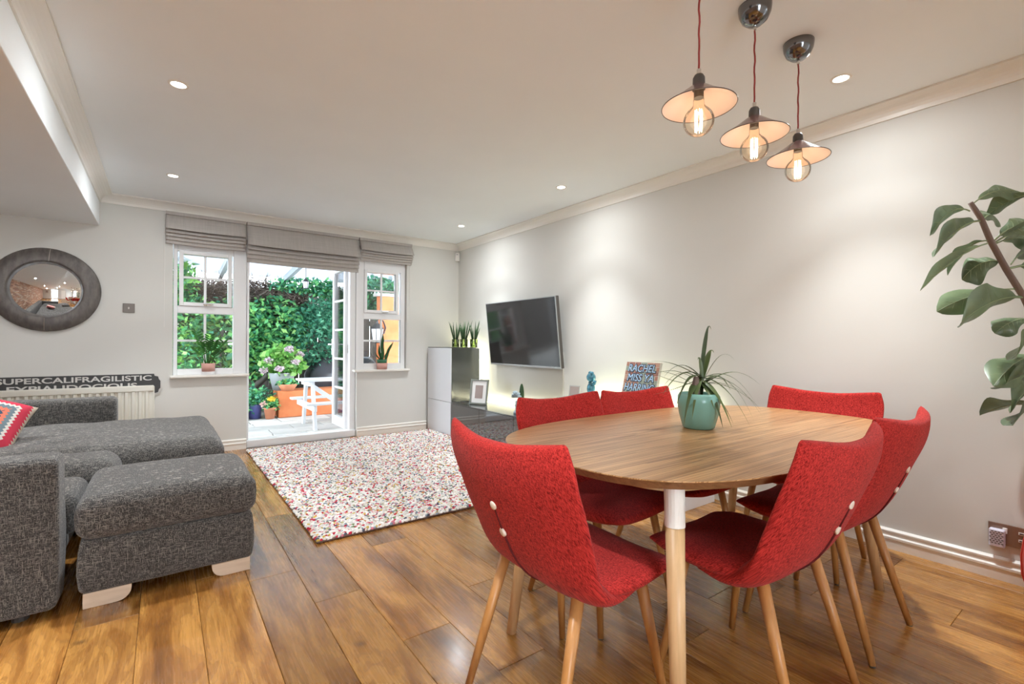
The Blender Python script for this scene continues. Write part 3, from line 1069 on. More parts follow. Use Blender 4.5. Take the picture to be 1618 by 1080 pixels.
tag(sg, 'long black street-style sign with white capitals tucked behind the radiator', 'sign')

# ------------------------------------------------------------------ rug
rug = empty('rug', (1.70, 4.08, 0.0))
rw, rl = 2.04, 2.72
MB().box(-rw / 2, rw / 2, -rl / 2, rl / 2, 0.001, 0.014).build('backing', mat('rug_backing', (0.16, 0.10, 0.08), 0.95), rug, bev=0.004)
gx, gy = 0.0190, 0.0105
nx, ny = int(rw / gx), int(rl / gy)
xs, ys = np.meshgrid(np.arange(nx), np.arange(ny), indexing='ij')
px = (xs.ravel() + 0.5 + 0.5 * (ys.ravel() % 2) + rng.uniform(-0.32, 0.32, nx * ny)) * gx - rw / 2
py = (ys.ravel() + 0.5 + rng.uniform(-0.35, 0.35, nx * ny)) * gy - rl / 2
px = np.clip(px, -rw / 2 + 0.006, rw / 2 - 0.006)
n = len(px)
ang = rng.normal(0.15, 0.45, n)
la = 0.0128 * rng.uniform(0.75, 1.25, n)
lb = 0.0068 * rng.uniform(0.8, 1.25, n)
lh = 0.0125 * rng.uniform(0.75, 1.3, n)
ring = [(math.cos(2 * math.pi * i / 6), math.sin(2 * math.pi * i / 6)) for i in range(6)]
tpl = [(c, s, 0.0) for c, s in ring] + [(0.72 * c, 0.72 * s, 0.75) for c, s in ring] + [(0.0, 0.0, 1.0)]
tpl = np.array(tpl)
lx_ = tpl[None, :, 0] * la[:, None]
ly_ = tpl[None, :, 1] * lb[:, None]
ca, sa = np.cos(ang)[:, None], np.sin(ang)[:, None]
V = np.stack([px[:, None] + lx_ * ca - ly_ * sa, py[:, None] + lx_ * sa + ly_ * ca, 0.013 + tpl[None, :, 2] * lh[:, None]], 2).reshape(-1, 3)
tri = []
for i in range(6):
    j = (i + 1) % 6
    tri += [(i, j, 6 + j), (i, 6 + j, 6 + i), (6 + i, 6 + j, 12)]
F = (np.arange(n)[:, None, None] * 13 + np.array(tri)[None]).reshape(-1, 3)
pal = np.array([(0.82, 0.80, 0.77), (0.77, 0.76, 0.74), (0.70, 0.66, 0.58), (0.50, 0.03, 0.06), (0.62, 0.20, 0.26), (0.11, 0.12, 0.16), (0.24, 0.30, 0.36), (0.60, 0.42, 0.10), (0.17, 0.24, 0.12), (0.55, 0.22, 0.07), (0.42, 0.40, 0.22)])
pr = np.array([0.29, 0.24, 0.14, 0.065, 0.065, 0.05, 0.065, 0.03, 0.025, 0.02, 0.03])
c = pal[rng.choice(len(pal), n, p=pr / pr.sum())] * rng.uniform(0.8, 1.15, n)[:, None]
C = np.repeat(np.concatenate([np.clip(c, 0, 1), np.ones((n, 1))], 1), 13, 0)
np_mesh('pile', V, F, 'pile', rug, smooth=True, cols=C, kind='stuff')
tag(rug, 'multicoloured felted pebble rug in cream, red and navy before the garden doors', 'rug')

# ------------------------------------------------------------------ sofa
sf = empty('corner_sofa', (-1.0, 3.7, 0))
sx0, sy0 = -1.0, 3.7
def soft(name, x0, x1, y0, y1, z0, z1, r, parent, org, top=0.0, side=0.0, wr=0.003, n=(12, 12, 5), seed=0.0, m='sofa', ws=6.0):
    mb = MB()
    rounded_box(mb, x1 - x0, y1 - y0, z1 - z0, r, n, top=top, side=side, wr=wr, seed=seed, ws=ws)
    o = mb.build(name, m, parent, smooth=True, auto=False)
    weld(o)
    o.location = ((x0 + x1) / 2 - org[0], (y0 + y1) / 2 - org[1], z0 - org[2])
    return o
so_ = (sx0, sy0, 0)
soft('base', -1.55, -0.38, 2.72, 3.60, 0.06, 0.27, 0.03, sf, so_)
soft('chaise_base', -1.55, 0.24, 3.58, 4.80, 0.06, 0.25, 0.03, sf, so_)
soft('arm', -1.55, -0.335, 2.575, 2.755, 0.035, 0.638, 0.028, sf, so_, top=0.004, side=0.006, wr=0.004, n=(16, 5, 10), seed=3)
soft('seat_cushion', -1.35, -0.292, 2.765, 3.17, 0.26, 0.435, 0.05, sf, so_, top=0.02, side=0.0, wr=0.006, seed=1)
soft('seat_cushion', -1.35, -0.20, 3.23, 3.60, 0.26, 0.475, 0.075, sf, so_, top=0.02, side=0.01, wr=0.006, seed=2)
ch = soft('chaise_cushion', -1.35, 0.315, 3.565, 4.78, 0.235, 0.485, 0.085, sf, so_, top=0.03, side=0.012, wr=0.008, n=(34, 26, 6), seed=4)
# tufts pressed into the chaise cushion
for v in ch.data.vertices:
    if v.co.z > 0.18:
        for tx, ty in ((0.02, -0.35), (0.02, 0.1), (-0.45, -0.35), (-0.45, 0.1)):
            dd = (v.co.x - tx) ** 2 + (v.co.y - ty) ** 2
            v.co.z -= 0.030 * math.exp(-dd / 0.0035)
soft('backrest', -1.60, -0.29, 4.80, 5.00, 0.10, 0.662, 0.035, sf, so_, top=0.004, wr=0.004, n=(16, 5, 8), seed=6)
soft('backrest', -1.72, -1.46, 2.60, 4.95, 0.06, 0.66, 0.04, sf, so_, top=0.004, wr=0.004, n=(5, 20, 8), seed=8)
for (x, y) in ((-0.45, 2.66), (-1.5, 2.66), (0.15, 3.7), (0.15, 4.68), (-1.5, 4.8)):
    MB().lathe([(0.026, 0.0), (0.03, 0.07)], 12).build('foot', 'bakelite', sf, loc=(x - sx0, y - sy0, 0))
tag(sf, 'charcoal slub-fabric corner sofa with a tufted chaise below the round mirror', 'sofa')

ot = empty('footstool', (0.042, 2.90, 0))
oo = (0.042, 2.90, 0)
soft('base', -0.272, 0.352, 2.595, 3.20, 0.062, 0.284, 0.02, ot, oo, side=0.010, wr=0.004, seed=11)
soft('cushion', -0.278, 0.362, 2.585, 3.21, 0.280, 0.455, 0.045, ot, oo, top=0.022, side=0.010, wr=0.005, seed=12, n=(14, 14, 5))
def foot_poly(sgn):
    pts = [(0.0, 0.0), (0.0, 0.064), (0.158, 0.064)]
    for i in range(6):
        a = i / 5 * math.pi / 2
        pts.append((0.108 + 0.05 * math.cos(a) if i else 0.158, 0.05 - 0.05 * math.sin(a) if i else 0.05))
    return [(p[0] * sgn, p[1]) for p in pts]
for sgn, xb in ((1, -0.262), (-1, 0.345)):
    for yy in (2.605, 3.14):
        MB().prism([(p[0] + xb - oo[0], p[1]) for p in foot_poly(sgn)], 'y', yy - oo[1], yy + 0.045 - oo[1]).build('foot', 'foot', ot, bev=0.003)
tag(ot, 'rectangular charcoal slub-fabric footstool on pale wooden feet beside the rug', 'footstool')

def pillow(name, w, h, t, m, loc, rot, label):
    mb = MB()
    def half(sgn):
        def fn(u, v):
            x, y = (u * 2 - 1), (v * 2 - 1)
            pin = 1 - 0.07 * (1 - x * x) * y * y - 0.0
            k = max(0.0, (1 - x ** 4)) ** 0.6 * max(0.0, (1 - y ** 4)) ** 0.6
            return (x * w / 2 * (1 - 0.06 * (1 - y * y) ** 1 * abs(x)), y * h / 2 * (1 - 0.06 * (1 - x * x) * abs(y)), sgn * t / 2 * k)
        return fn
    mb.grid(half(1), 20, 20)
    mb.grid(half(-1), 20, 20)
    o = mb.build(name, m, smooth=True, auto=False)
    weld(o)
    o.location = loc
    o.rotation_euler = rot.to_euler()
    return tag(o, label, 'cushion')
pillow('throw_cushion', 0.37, 0.37, 0.15, 'kilim', (-0.835, 3.96, 0.628), Matrix.Rotation(R(4), 3, 'Z') @ Matrix.Rotation(R(44), 3, 'X') @ Matrix.Rotation(R(-16), 3, 'Z') @ Matrix.Rotation(R(12), 3, 'Y'), 'pink, grey and cream kilim-patterned cushion on the sofa chaise')

# ------------------------------------------------------------------ dining table
TX, TY, TZ = 1.865, 1.105, 0.75
tb = empty('dining_table', (TX, TY, 0))
def sup(a, b, n_, k=96):
    pts = []
    for i in range(k):
        th = 2 * math.pi * i / k
        c_, s_ = math.cos(th), math.sin(th)
        pts.append((a * math.copysign(abs(c_) ** (2 / n_), c_), b * math.copysign(abs(s_) ** (2 / n_), s_)))
    return pts
def slab(z0, z1, a, b, n_, under=0.0):
    mb = MB()
    lo, hi = sup(a - under, b - under, n_), sup(a, b, n_)
    k_ = len(lo)
    mb.add([(x, y, z0) for x, y in lo] + [(x, y, z1) for x, y in hi], [(i, (i + 1) % k_, k_ + (i + 1) % k_, k_ + i) for i in range(k_)] + [tuple(reversed(range(k_))), tuple(range(k_, 2 * k_))])
    return mb
TN = 3.1
slab(TZ - 0.003, TZ, 0.915, 0.525, TN).build('tabletop', 'oak_top', tb)
slab(TZ - 0.026, TZ - 0.003, 0.915, 0.525, TN, 0.016).build('edge_band', 'oak_edge', tb)
ap = MB()
lo, hi = sup(0.66, 0.29, 4), sup(0.635, 0.265, 4)
k_ = len(lo)
ap.add([(x, y, TZ - 0.10) for x, y in lo] + [(x, y, TZ - 0.027) for x, y in lo] + [(x, y, TZ - 0.10) for x, y in hi] + [(x, y, TZ - 0.027) for x, y in hi],
       [(i, (i + 1) % k_, k_ + (i + 1) % k_, k_ + i) for i in range(k_)] + [(2 * k_ + i, 3 * k_ + i, 3 * k_ + (i + 1) % k_, 2 * k_ + (i + 1) % k_) for i in range(k_)] + [(i, 2 * k_ + i, 2 * k_ + (i + 1) % k_, (i + 1) % k_) for i in range(k_)])
ap.build('apron', 'oak_leg', tb)
for (tx, ty), (bx, by) in (((1.122, 0.780), (1.098, 0.742)), ((2.565, 0.845), (2.622, 0.748)), ((1.13, 1.385), (1.078, 1.462)), ((2.59, 1.385), (2.632, 1.462))):
    T, B_ = Vector((tx - TX, ty - TY, TZ - 0.027)), Vector((bx - TX, by - TY, 0.0))
    q = T.lerp(B_, 0.155)
    lg = MB().tube([q, B_], [0.0255, 0.0185], 20).build('leg', 'oak_leg', tb, smooth=False)
    lg.data.polygons.foreach_set('use_smooth', [len(p.vertices) == 4 for p in lg.data.polygons])
    MB().tube([T, q], [0.0275, 0.0268], 20).build('leg_sleeve', 'trim', lg)
tag(tb, 'rounded oak dining table on splayed round legs, ringed by red chairs', 'table')

# ------------------------------------------------------------------ dining chairs
def lerp_list(tab, u):
    k_ = len(tab) - 1
    x = max(0, min(k_ - 1e-6, u * k_))
    i = int(x)
    f_ = x - i
    # catmull-rom
    p0, p1, p2, p3 = tab[max(i - 1, 0)], tab[i], tab[i + 1], tab[min(i + 2, k_)]
    return [0.5 * ((2 * b) + (-a + c_) * f_ + (2 * a - 5 * b + 4 * c_ - d) * f_ ** 2 + (-a + 3 * b - 3 * c_ + d) * f_ ** 3) for a, b, c_, d in zip(p0, p1, p2, p3)]

# outer y,z ; inner y,z ; half width ; wing
BACK = [(-0.312, 0.850, -0.268, 0.856, 0.272, 1.0), (-0.308, 0.80, -0.256, 0.805, 0.285, 1.0), (-0.294, 0.74, -0.238, 0.745, 0.286, 1.0), (-0.270, 0.67, -0.210, 0.68, 0.281, 1.0), (-0.230, 0.57, -0.170, 0.59, 0.272, 0.9),
        (-0.180, 0.475, -0.120, 0.512, 0.262, 0.6), (-0.110, 0.408, -0.06, 0.468, 0.252, 0.25), (-0.02, 0.384, -0.01, 0.445, 0.238, 0.05), (0.06, 0.392, 0.06, 0.430, 0.22, 0.0)]
SEAT = [(-0.145, 0.455, -0.132, 0.490, 0.218, 0.2), (-0.095, 0.412, -0.095, 0.482, 0.236, 0.1), (0.0, 0.392, 0.0, 0.467, 0.242, 0.0), (0.10, 0.391, 0.10, 0.466, 0.240, 0.0), (0.19, 0.398, 0.19, 0.463, 0.232, 0.0), (0.245, 0.412, 0.243, 0.448, 0.215, 0.0)]
def shell(tab, nu, nv, dip, lift, puff):
    ends = [0.0, 0.55, 0.85]
    us = [(0.0, e) for e in ends] + [(i / nu, 1.0) for i in range(nu + 1)] + [(1.0, e) for e in reversed(ends)]
    mb = MB()
    rows = []
    for idx, (u, sc_) in enumerate(us):
        oy, oz, iy, iz, hw_, wing = lerp_list(tab, u)
        loop = []
        ext = (1 - sc_) * 0.018
        if idx < 3:
            a_ = lerp_list(tab, 0.06)
            dv = Vector((0, oy + iy - a_[0] - a_[2], oz + iz - a_[1] - a_[3])).normalized()
        elif idx >= len(us) - 3:
            a_ = lerp_list(tab, 0.94)
            dv = Vector((0, oy + iy - a_[0] - a_[2], oz + iz - a_[1] - a_[3])).normalized()
        else:
            dv = Vector()
            ext = 0
        e_off = dv * (0.0 if idx not in (0, 1, 2, len(us) - 1, len(us) - 2, len(us) - 3) else (0.016 * (1 - sc_ * sc_) ** 0.5))
        for side in (1, -1):
            rngv = range(nv + 1) if side == 1 else range(nv - 1, 0, -1)
            for j in rngv:
                v = -math.cos(math.pi * j / nv)
                tt = max(0.0, 1 - abs(v) ** 5) ** 0.5
                my, mz = (oy + iy) / 2, (oz + iz) / 2
                hy_, hz_ = (oy - iy) / 2 * sc_ * tt * side, (oz - iz) / 2 * sc_ * tt * side
                y_ = my + hy_ + 0.050 * wing * v * v
                z_ = mz + hz_ + lift * v * v * (1 - wing)
                z_ -= dip * (1 - v * v) * max(0.0, (1 - u * 2.2)) * wing
                if puff and side == -1:
                    z_ += puff * (1 - v * v) * math.sin(math.pi * min(1, max(0, u)))
                p = Vector((v * hw_ * (1 - 0.05 * (1 - sc_)), y_, z_)) + e_off - Vector((0, 0, 0.004 * abs(v) ** 9 * max(0.0, 1 - u * 7) * wing))
                p += Vector((mnoise.noise(p * 9), mnoise.noise(p * 9 + Vector((7, 0, 0))), mnoise.noise(p * 9 + Vector((0, 7, 0))))) * 0.003
                loop.append(p)
        rows.append(loop)
    w = len(rows[0])
    vs = [p for r_ in rows for p in r_]
    fs = []
    for i in range(len(rows) - 1):
        for j in range(w):
            j2 = (j + 1) % w
            fs.append((i * w + j, i * w + j2, (i + 1) * w + j2, (i + 1) * w + j))
    mb.add(vs, fs)
    return mb
ch0 = empty('dining_chair', (0, 0, 0))
bk = shell(BACK, 26, 22, 0.030, 0.0, 0.0).build('backrest', 'red', ch0, auto=False)
weld(bk, 2e-4)
weld(shell(SEAT, 16, 20, 0.0, 0.010, 0.006).build('seat', 'red', ch0, auto=False), 2e-4)
def back_pt(u, off=0.0):
    oy, oz, iy, iz, hw_, wing = lerp_list(BACK, u)
    a_, b_ = lerp_list(BACK, u - 0.02), lerp_list(BACK, u + 0.02)
    tv = Vector((0, b_[0] - a_[0], b_[1] - a_[1])).normalized()
    nv_ = Vector((0, -abs(tv.z), 0)) + Vector((0, 0, tv.y if tv.z < 0 else -tv.y))
    nv_ = Vector((0, oy - iy, oz - iz)).normalized()
    return Vector((0, oy, oz)) + nv_ * off, nv_
sm = MB()
sm.tube([back_pt(u_, 0.0015)[0] for u_ in [0.385 + 0.40 * i / 14 for i in range(15)]], 0.0032, 6)
sm.build('seam', 'red_dark', bk)
for u_ in (0.395, 0.495):
    p, nv_ = back_pt(u_, 0.002)
    q = nv_.to_track_quat('Z', 'Y').to_matrix().to_4x4()
    MB().lathe([(0.0125, -0.003), (0.0135, 0.001), (0.012, 0.004), (0.004, 0.0048)], 16, Matrix.Translation(p) @ q).build('button', 'button', bk, smooth=True)
for (x, y, bx, by) in ((0.175, 0.135, 0.232, 0.205), (-0.175, 0.135, -0.232, 0.205), (0.165, -0.10, 0.205, -0.225), (-0.165, -0.10, -0.205, -0.225)):
    lg = MB().tube([(x, y, 0.432), (bx, by, 0.004)], [0.0185, 0.0112], 16).build('leg', 'chair_leg', ch0)
    lg.data.polygons.foreach_set('use_smooth', [len(p.vertices) == 4 for p in lg.data.polygons])
    MB().lathe([(0.009, 0), (0.009, 0.005)], 10).build('glide', 'bakelite', lg, loc=(bx, by, 0))
index_kids(ch0)
CHAIRS = [
    (1.005, 1.088, -90, 'red fabric dining chair at the left end of the table, its back to the sofa'),
    (1.560, 0.778, 0, 'red fabric dining chair with its back to us, beside the nearest table leg'),
    (2.175, 0.805, 0, 'red fabric dining chair with its back to us, next to the bare wall'),
    (2.715, 1.110, 90, 'red fabric dining chair at the wall end of the table, facing us'),
    (1.545, 1.450, 183, 'red fabric dining chair across the table, in front of the TV bench'),
    (2.095, 1.460, 178, 'red fabric dining chair across the table, just left of the teal plant pot')]
for i, (x, y, a, lb_) in enumerate(CHAIRS):
    o = ch0 if i == 0 else copy_tree(ch0)
    o.location = (x, y, 0)
    o.rotation_euler = (0, 0, R(a))
    tag(o, lb_, 'chair', 'red dining chairs around the oak table')

# ------------------------------------------------------------------ plant on the table
pt = empty('flower_pot', (1.83, 1.155, TZ))
MB().lathe([(0.0, 0.0), (0.058, 0.0), (0.064, 0.006), (0.079, 0.06), (0.086, 0.108), (0.084, 0.135), (0.076, 0.148), (0.072, 0.146), (0.074, 0.12), (0.0, 0.118)], 48).build('body', 'teal', pt, smooth=True)
MB().lathe([(0.0, 0.122), (0.073, 0.120)], 24, cap0=False, cap1=False).build('soil', 'cork', pt)
tag(pt, 'rounded teal glazed plant pot on the oak dining table', 'pot')
sp = empty('strap_leaf_plant', (1.83, 1.155, TZ + 0.122))
MB().tube([(-0.02, 0, -0.01), (-0.025, 0, 0.05), (-0.018, 0, 0.095)], [0.020, 0.017, 0.010], 10).build('stump', 'bark', sp)
MB().tube([(0.015, 0.0, -0.01), (0.02, 0, 0.05), (0.02, 0, 0.10)], [0.008, 0.009, 0.008], 8).build('stem', 'strap', sp)
rs = random.Random(21)
specs = []
RV, FV = Vector((0.806, -0.591, 0)), Vector((0.591, 0.806, 0))
# (side reach, forward reach, peak, end height, half width)
for s_, f_, pk, en, w_ in [(0.06, 0.02, 0.30, 0.295, 0.008), (0.085, 0.05, 0.20, 0.195, 0.007), (0.13, -0.05, 0.20, 0.165, 0.004), (-0.005, 0.0, 0.17, 0.165, 0.004),
                        (-0.15, 0.0, 0.16, 0.09, 0.005), (-0.24, 0.05, 0.12, 0.10, 0.004), (-0.26, -0.05, 0.15, 0.15, 0.004), (-0.23, 0.1, 0.05, 0.14, 0.004),
                        (-0.17, -0.05, 0.13, 0.02, 0.006), (-0.13, -0.09, 0.12, -0.03, 0.006), (-0.10, -0.10, 0.07, -0.10, 0.008), (-0.24, 0.02, 0.14, 0.06, 0.004),
                        (-0.20, -0.02, 0.03, 0.02, 0.003), (0.27, 0.02, 0.14, 0.06, 0.005), (0.22, -0.04, 0.13, -0.01, 0.005), (0.24, -0.05, 0.10, -0.06, 0.005),
                        (0.20, -0.07, 0.12, -0.08, 0.007), (0.17, -0.10, 0.08, -0.10, 0.006), (0.26, 0.05, 0.06, -0.02, 0.004), (0.28, 0.03, 0.08, -0.05, 0.003),
                        (0.09, -0.11, 0.05, -0.10, 0.009), (0.05, -0.12, 0.05, -0.10, 0.008), (0.11, -0.08, 0.04, -0.09, 0.006), (0.02, -0.11, 0.04, -0.03, 0.005),
                        (0.18, 0.1, 0.12, 0.03, 0.005), (-0.12, 0.12, 0.13, 0.03, 0.005), (0.05, 0.15, 0.13, 0.0, 0.005), (0.15, 0.02, 0.07, 0.04, 0.004), (-0.07, -0.11, 0.05, -0.07, 0.006)]:
    base = Vector((0.018, 0, 0.06)) + Vector((rs.uniform(-0.01, 0.01), rs.uniform(-0.01, 0.01), rs.uniform(-0.02, 0.04)))
    endp = RV * s_ + FV * f_ + Vector((0, 0, en))
    pts = []
    for i in range(11):
        t_ = i / 10
        h_ = (1 - t_) ** 2 * base.z + 2 * t_ * (1 - t_) * (pk * 1.25) + t_ ** 2 * en
        pts.append(Vector((base.x, base.y, 0)).lerp(Vector((endp.x, endp.y, 0)), t_ ** 0.9) + Vector((0, 0, h_)))
    side = Vector((0, 0, 1)).cross(pts[5] - pts[0])
    if side.length < 0.02:
        side = RV.copy()
    wd = [w_ * 2.0 * (0.55 + 0.45 * math.sin(math.pi * min(1, i / 6))) * (1 - (i / 10) ** 3) + 0.0003 for i in range(11)]
    blade(MB(), pts, wd, side.normalized(), 0.25).build('leaf', 'strap', sp, smooth=True, auto=False)
tag(sp, 'arching strap-leaved plant growing in the teal pot', 'plant')

# ------------------------------------------------------------------ fiddle-leaf fig and its planter
pl = empty('planter', (3.045, 0.200, 0))
rib = []
MB().lathe([(0.0, 0.03), (0.10, 0.03), (0.135, 0.05), (0.155, 0.12), (0.158, 0.20), (0.150, 0.27), (0.128, 0.315), (0.118, 0.31), (0.0, 0.30)], 40).build('body', 'redpot', pl, smooth=True)
for i in range(10):
    a = 2 * math.pi * i / 10
    MB().tube([(math.cos(a) * r_, math.sin(a) * r_, z_) for r_, z_ in ((0.137, 0.05), (0.157, 0.12), (0.160, 0.20), (0.152, 0.27), (0.130, 0.313))], 0.003, 5).build('seam', 'redpot', pl)
for i in range(4):
    a = math.pi / 4 + i * math.pi / 2 + R(20)
    MB().lathe([(0.016, 0), (0.018, 0.034)], 10).build('foot', 'bakelite', pl, loc=(math.cos(a) * 0.10, math.sin(a) * 0.10, 0))
tag(pl, 'rounded red planter on small dark feet, cropped beside the wall socket', 'planter')
FIG_STEM = [(3.045, 0.20, 0.29), (3.03, 0.23, 0.6), (2.99, 0.27, 0.9), (2.959, 0.285, 1.069), (2.906, 0.312, 1.227), (2.861, 0.332, 1.304), (2.787, 0.374, 1.419), (2.734, 0.413, 1.536), (2.702, 0.436, 1.627), (2.666, 0.462, 1.691)]
FIG_LEAVES = [((2.671, 0.459, 1.683), (2.94, 0.349, 1.776), 0.058), ((2.665, 0.464, 1.657), (2.442, 0.54, 1.566), 0.033), ((2.7, 0.438, 1.616), (2.417, 0.521, 1.473), 0.091), ((2.705, 0.434, 1.614), (2.971, 0.425, 1.673), 0.065), ((2.728, 0.417, 1.536), (2.725, 0.543, 1.434), 0.064), ((2.724, 0.42, 1.525), (2.336, 0.544, 1.331), 0.06), ((2.779, 0.38, 1.445), (2.735, 0.499, 1.408), 0.09), ((2.745, 0.405, 1.536), (2.827, 0.283, 1.602), 0.087), ((2.755, 0.397, 1.526), (3.125, 0.312, 1.565), 0.054), ((2.802, 0.363, 1.44), (3.084, 0.317, 1.525), 0.048), ((2.833, 0.352, 1.34), (2.492, 0.528, 1.255), 0.072), ((2.861, 0.332, 1.304), (2.436, 0.445, 1.214), 0.115), ((2.906, 0.312, 1.214), (2.751, 0.401, 1.17), 0.063), ((2.923, 0.299, 1.148), (2.676, 0.332, 1.071), 0.086), ((2.938, 0.3, 1.069), (2.677, 0.393, 0.963), 0.083), ((2.949, 0.292, 0.964), (2.689, 0.359, 0.97), 0.108), ((2.949, 0.292, 0.937), (2.733, 0.352, 0.86), 0.083), ((2.95, 0.292, 0.858), (2.667, 0.338, 0.81), 0.087), ((2.89, 0.298, 1.732), (2.879, 0.369, 1.707), 0.042)]
FIG_LEAVES += [((2.74, 0.41, 1.52), (2.92, 0.17, 1.60), 0.10), ((2.79, 0.37, 1.42), (3.02, 0.12, 1.44), 0.11), ((2.86, 0.33, 1.30), (2.98, 0.06, 1.33), 0.11), ((2.91, 0.31, 1.22), (3.08, 0.05, 1.20), 0.12),
               ((2.95, 0.29, 1.09), (2.98, 0.02, 1.08), 0.12), ((2.97, 0.28, 1.02), (3.12, 0.04, 0.98), 0.11), ((2.99, 0.27, 0.90), (2.97, 0.01, 0.88), 0.11), ((3.0, 0.26, 0.80), (2.86, 0.03, 0.74), 0.10), ((3.0, 0.26, 0.84), (3.10, 0.50, 0.80), 0.09)]
fg = empty('fig_plant', (3.045, 0.20, 0.29))
fo = Vector((3.045, 0.20, 0.29))
MB().tube([Vector(p) - fo for p in FIG_STEM], [0.014, 0.013, 0.013, 0.013, 0.012, 0.012, 0.0115, 0.011, 0.010, 0.009], 10).build('stem', 'bark', fg, smooth=True)
rl_ = random.Random(4)
vdir = Vector((0.59, 0.80, 0))
for b_, t_, w_ in FIG_LEAVES:
    b_, t_ = Vector(b_) - fo, Vector(t_) - fo
    ax = t_ - b_
    L_ = ax.length
    if L_ < 0.09:
        t_ = b_ + ax.normalized() * 0.16
        ax = t_ - b_
        L_ = ax.length
    sd = ax.cross(vdir)
    sd.normalize()
    # tilt the blade somewhat out of the picture plane
    tw = rl_.uniform(0.35, 0.8) * rl_.choice((-1, 1))
    sd = (Matrix.Rotation(tw, 3, ax.normalized()) @ sd).normalized()
    nn = sd.cross(ax).normalized()
    hw_ = max(w_ * 0.80, 0.046)
    ph = rl_.uniform(0, 6)
    sag = rl_.uniform(0.02, 0.05)
    def fn(u, v):
        s_ = v * 2 - 1
        # fiddle outline: narrow waist below the middle, broad towards the tip
        if u < 0.14:
            wdt = 0.06
        else:
            q = (u - 0.14) / 0.86
            wdt = (math.sin(math.pi * q ** 1.25) ** 0.6) * (0.78 + 0.22 * math.cos((q - 0.72) * 7.5)) + 0.02
        c_ = b_ + ax * u + Vector((0, 0, 1)) * (sag * 4 * u * (1 - u) * 0.8) - Vector((0, 0, 1)) * sag * 0.6 * u * u
        wave = 0.10 * math.sin(u * 17 + ph + s_ * 1.2) * abs(s_)
        return c_ + sd * (s_ * hw_ * wdt) + nn * hw_ * (0.35 * s_ * s_ * wdt + wave * wdt)
    lf = MB().grid(fn, 22, 10).build('leaf', 'fig', fg, smooth=True, auto=False)
    vn = MB().tube([Vector(fn(i / 10, 0.5)) - nn * 0.0005 for i in range(11)], [0.0024 * (1 - i / 11) + 0.0006 for i in range(11)], 6)
    for q in (0.3, 0.42, 0.54, 0.66, 0.78):
        for e_ in (0.12, 0.88):
            vn.tube([Vector(fn(q, 0.5)), Vector(fn(min(1, q + 0.06), 0.5 + (e_ - 0.5) * 0.5)), Vector(fn(min(1, q + 0.10), e_))], [0.0012, 0.001, 0.0005], 4)
    vn.build('vein', 'fig_vein', lf)
tag(fg, 'leaning fiddle-leaf fig with large waxy leaves against the bare wall', 'plant')

# ------------------------------------------------------------------ TV wall furniture
# tall cabinet in the corner
CX0, CX1 = 2.735, 3.135
tc = empty('tall_cabinet', ((CX0 + CX1) / 2, 5.235, 0))
def loc_box(parent, x0, x1, y0, y1, z0, z1, name, m, bev=0.002):
    o_ = parent.location
    return MB().box(x0 - o_.x, x1 - o_.x, y0 - o_.y, y1 - o_.y, z0 - o_.z, z1 - o_.z).build(name, m, parent, bev=bev)
loc_box(tc, CX0 + 0.02, CX1, 4.952, 5.545, 0.0, 1.046, 'carcass', 'gloss_white')
loc_box(tc, CX0, CX0 + 0.018, 4.945, 5.548, 0.405, 1.046, 'door', 'gloss_white')
loc_box(tc, CX0, CX0 + 0.018, 4.945, 5.548, 0.012, 0.401, 'door', 'gloss_white')
loc_box(tc, CX0 + 0.01, CX1, 4.942, 4.952, 0.41, 1.046, 'side_panel', 'smoked', 0.001)
loc_box(tc, CX0, CX1, 4.942, 5.548, 1.047, 1.056, 'top_glass', 'smoked', 0.001)
tag(tc, 'tall white cabinet with a dark glass side in the corner', 'cabinet')

tvb = empty('tv_bench', ((CX0 + CX1) / 2, 4.005, 0))
loc_box(tvb, CX0 + 0.02, CX1, 3.075, 4.938, 0.02, 0.392, 'carcass', 'gloss_black')
loc_box(tvb, CX0 - 0.002, CX1, 3.075, 4.940, 0.394, 0.404, 'top_glass', 'gloss_black', 0.001)
for i in range(3):
    y1 = 4.937 - i * 0.62
    loc_box(tvb, CX0, CX0 + 0.018, y1 - 0.616, y1, 0.025, 0.391, 'door', 'gloss_black', 0.0015)
loc_box(tvb, CX0 + 0.05, CX1 - 0.03, 3.10, 4.90, 0.0, 0.02, 'plinth', 'bakelite')
tag(tvb, 'long low black glass TV bench below the television', 'bench')

sb = empty('sideboard', ((CX0 + CX1) / 2, 2.46, 0))
loc_box(sb, CX0 + 0.02, CX1, 1.85, 3.070, 0.0, 0.632, 'carcass', 'gloss_white')
loc_box(sb, CX0 - 0.002, CX1, 1.848, 3.072, 0.634, 0.645, 'top_glass', mat('pale_green_glass_top', (0.42, 0.52, 0.46), 0.08), 0.001)
for i in range(2):
    loc_box(sb, CX0, CX0 + 0.018, 3.068 - (i + 1) * 0.609, 3.066 - i * 0.609, 0.012, 0.631, 'door', 'gloss_white', 0.0015)
tag(sb, 'waist-high cabinet with a pale glass top behind the far dining chairs', 'cabinet')

# LED strips behind the furniture
def led(name, pts, label):
    o = MB()
    (x0, y0, z0), (x1, y1, z1) = pts
    o.box(x0, x1, y0, y1, z0, z1)
    e_ = o.build(name, 'led')
    return tag(e_, label, 'light strip', 'hidden light strips behind the TV furniture')
led('led_strip', ((3.139, 3.10, 0.392), (3.149, 4.90, 0.402)), 'glowing light strip along the back of the TV bench')
led('led_strip', ((3.139, 4.97, 1.036), (3.149, 5.53, 1.046)), 'glowing light strip behind the top of the tall cabinet')
led('led_strip', ((3.139, 4.955, 0.45), (3.149, 4.965, 1.03)), 'upright glowing light strip behind the tall cabinet edge')
led('led_strip', ((3.139, 1.87, 0.630), (3.149, 3.05, 0.640)), 'glowing light strip behind the pale glass-topped cabinet')

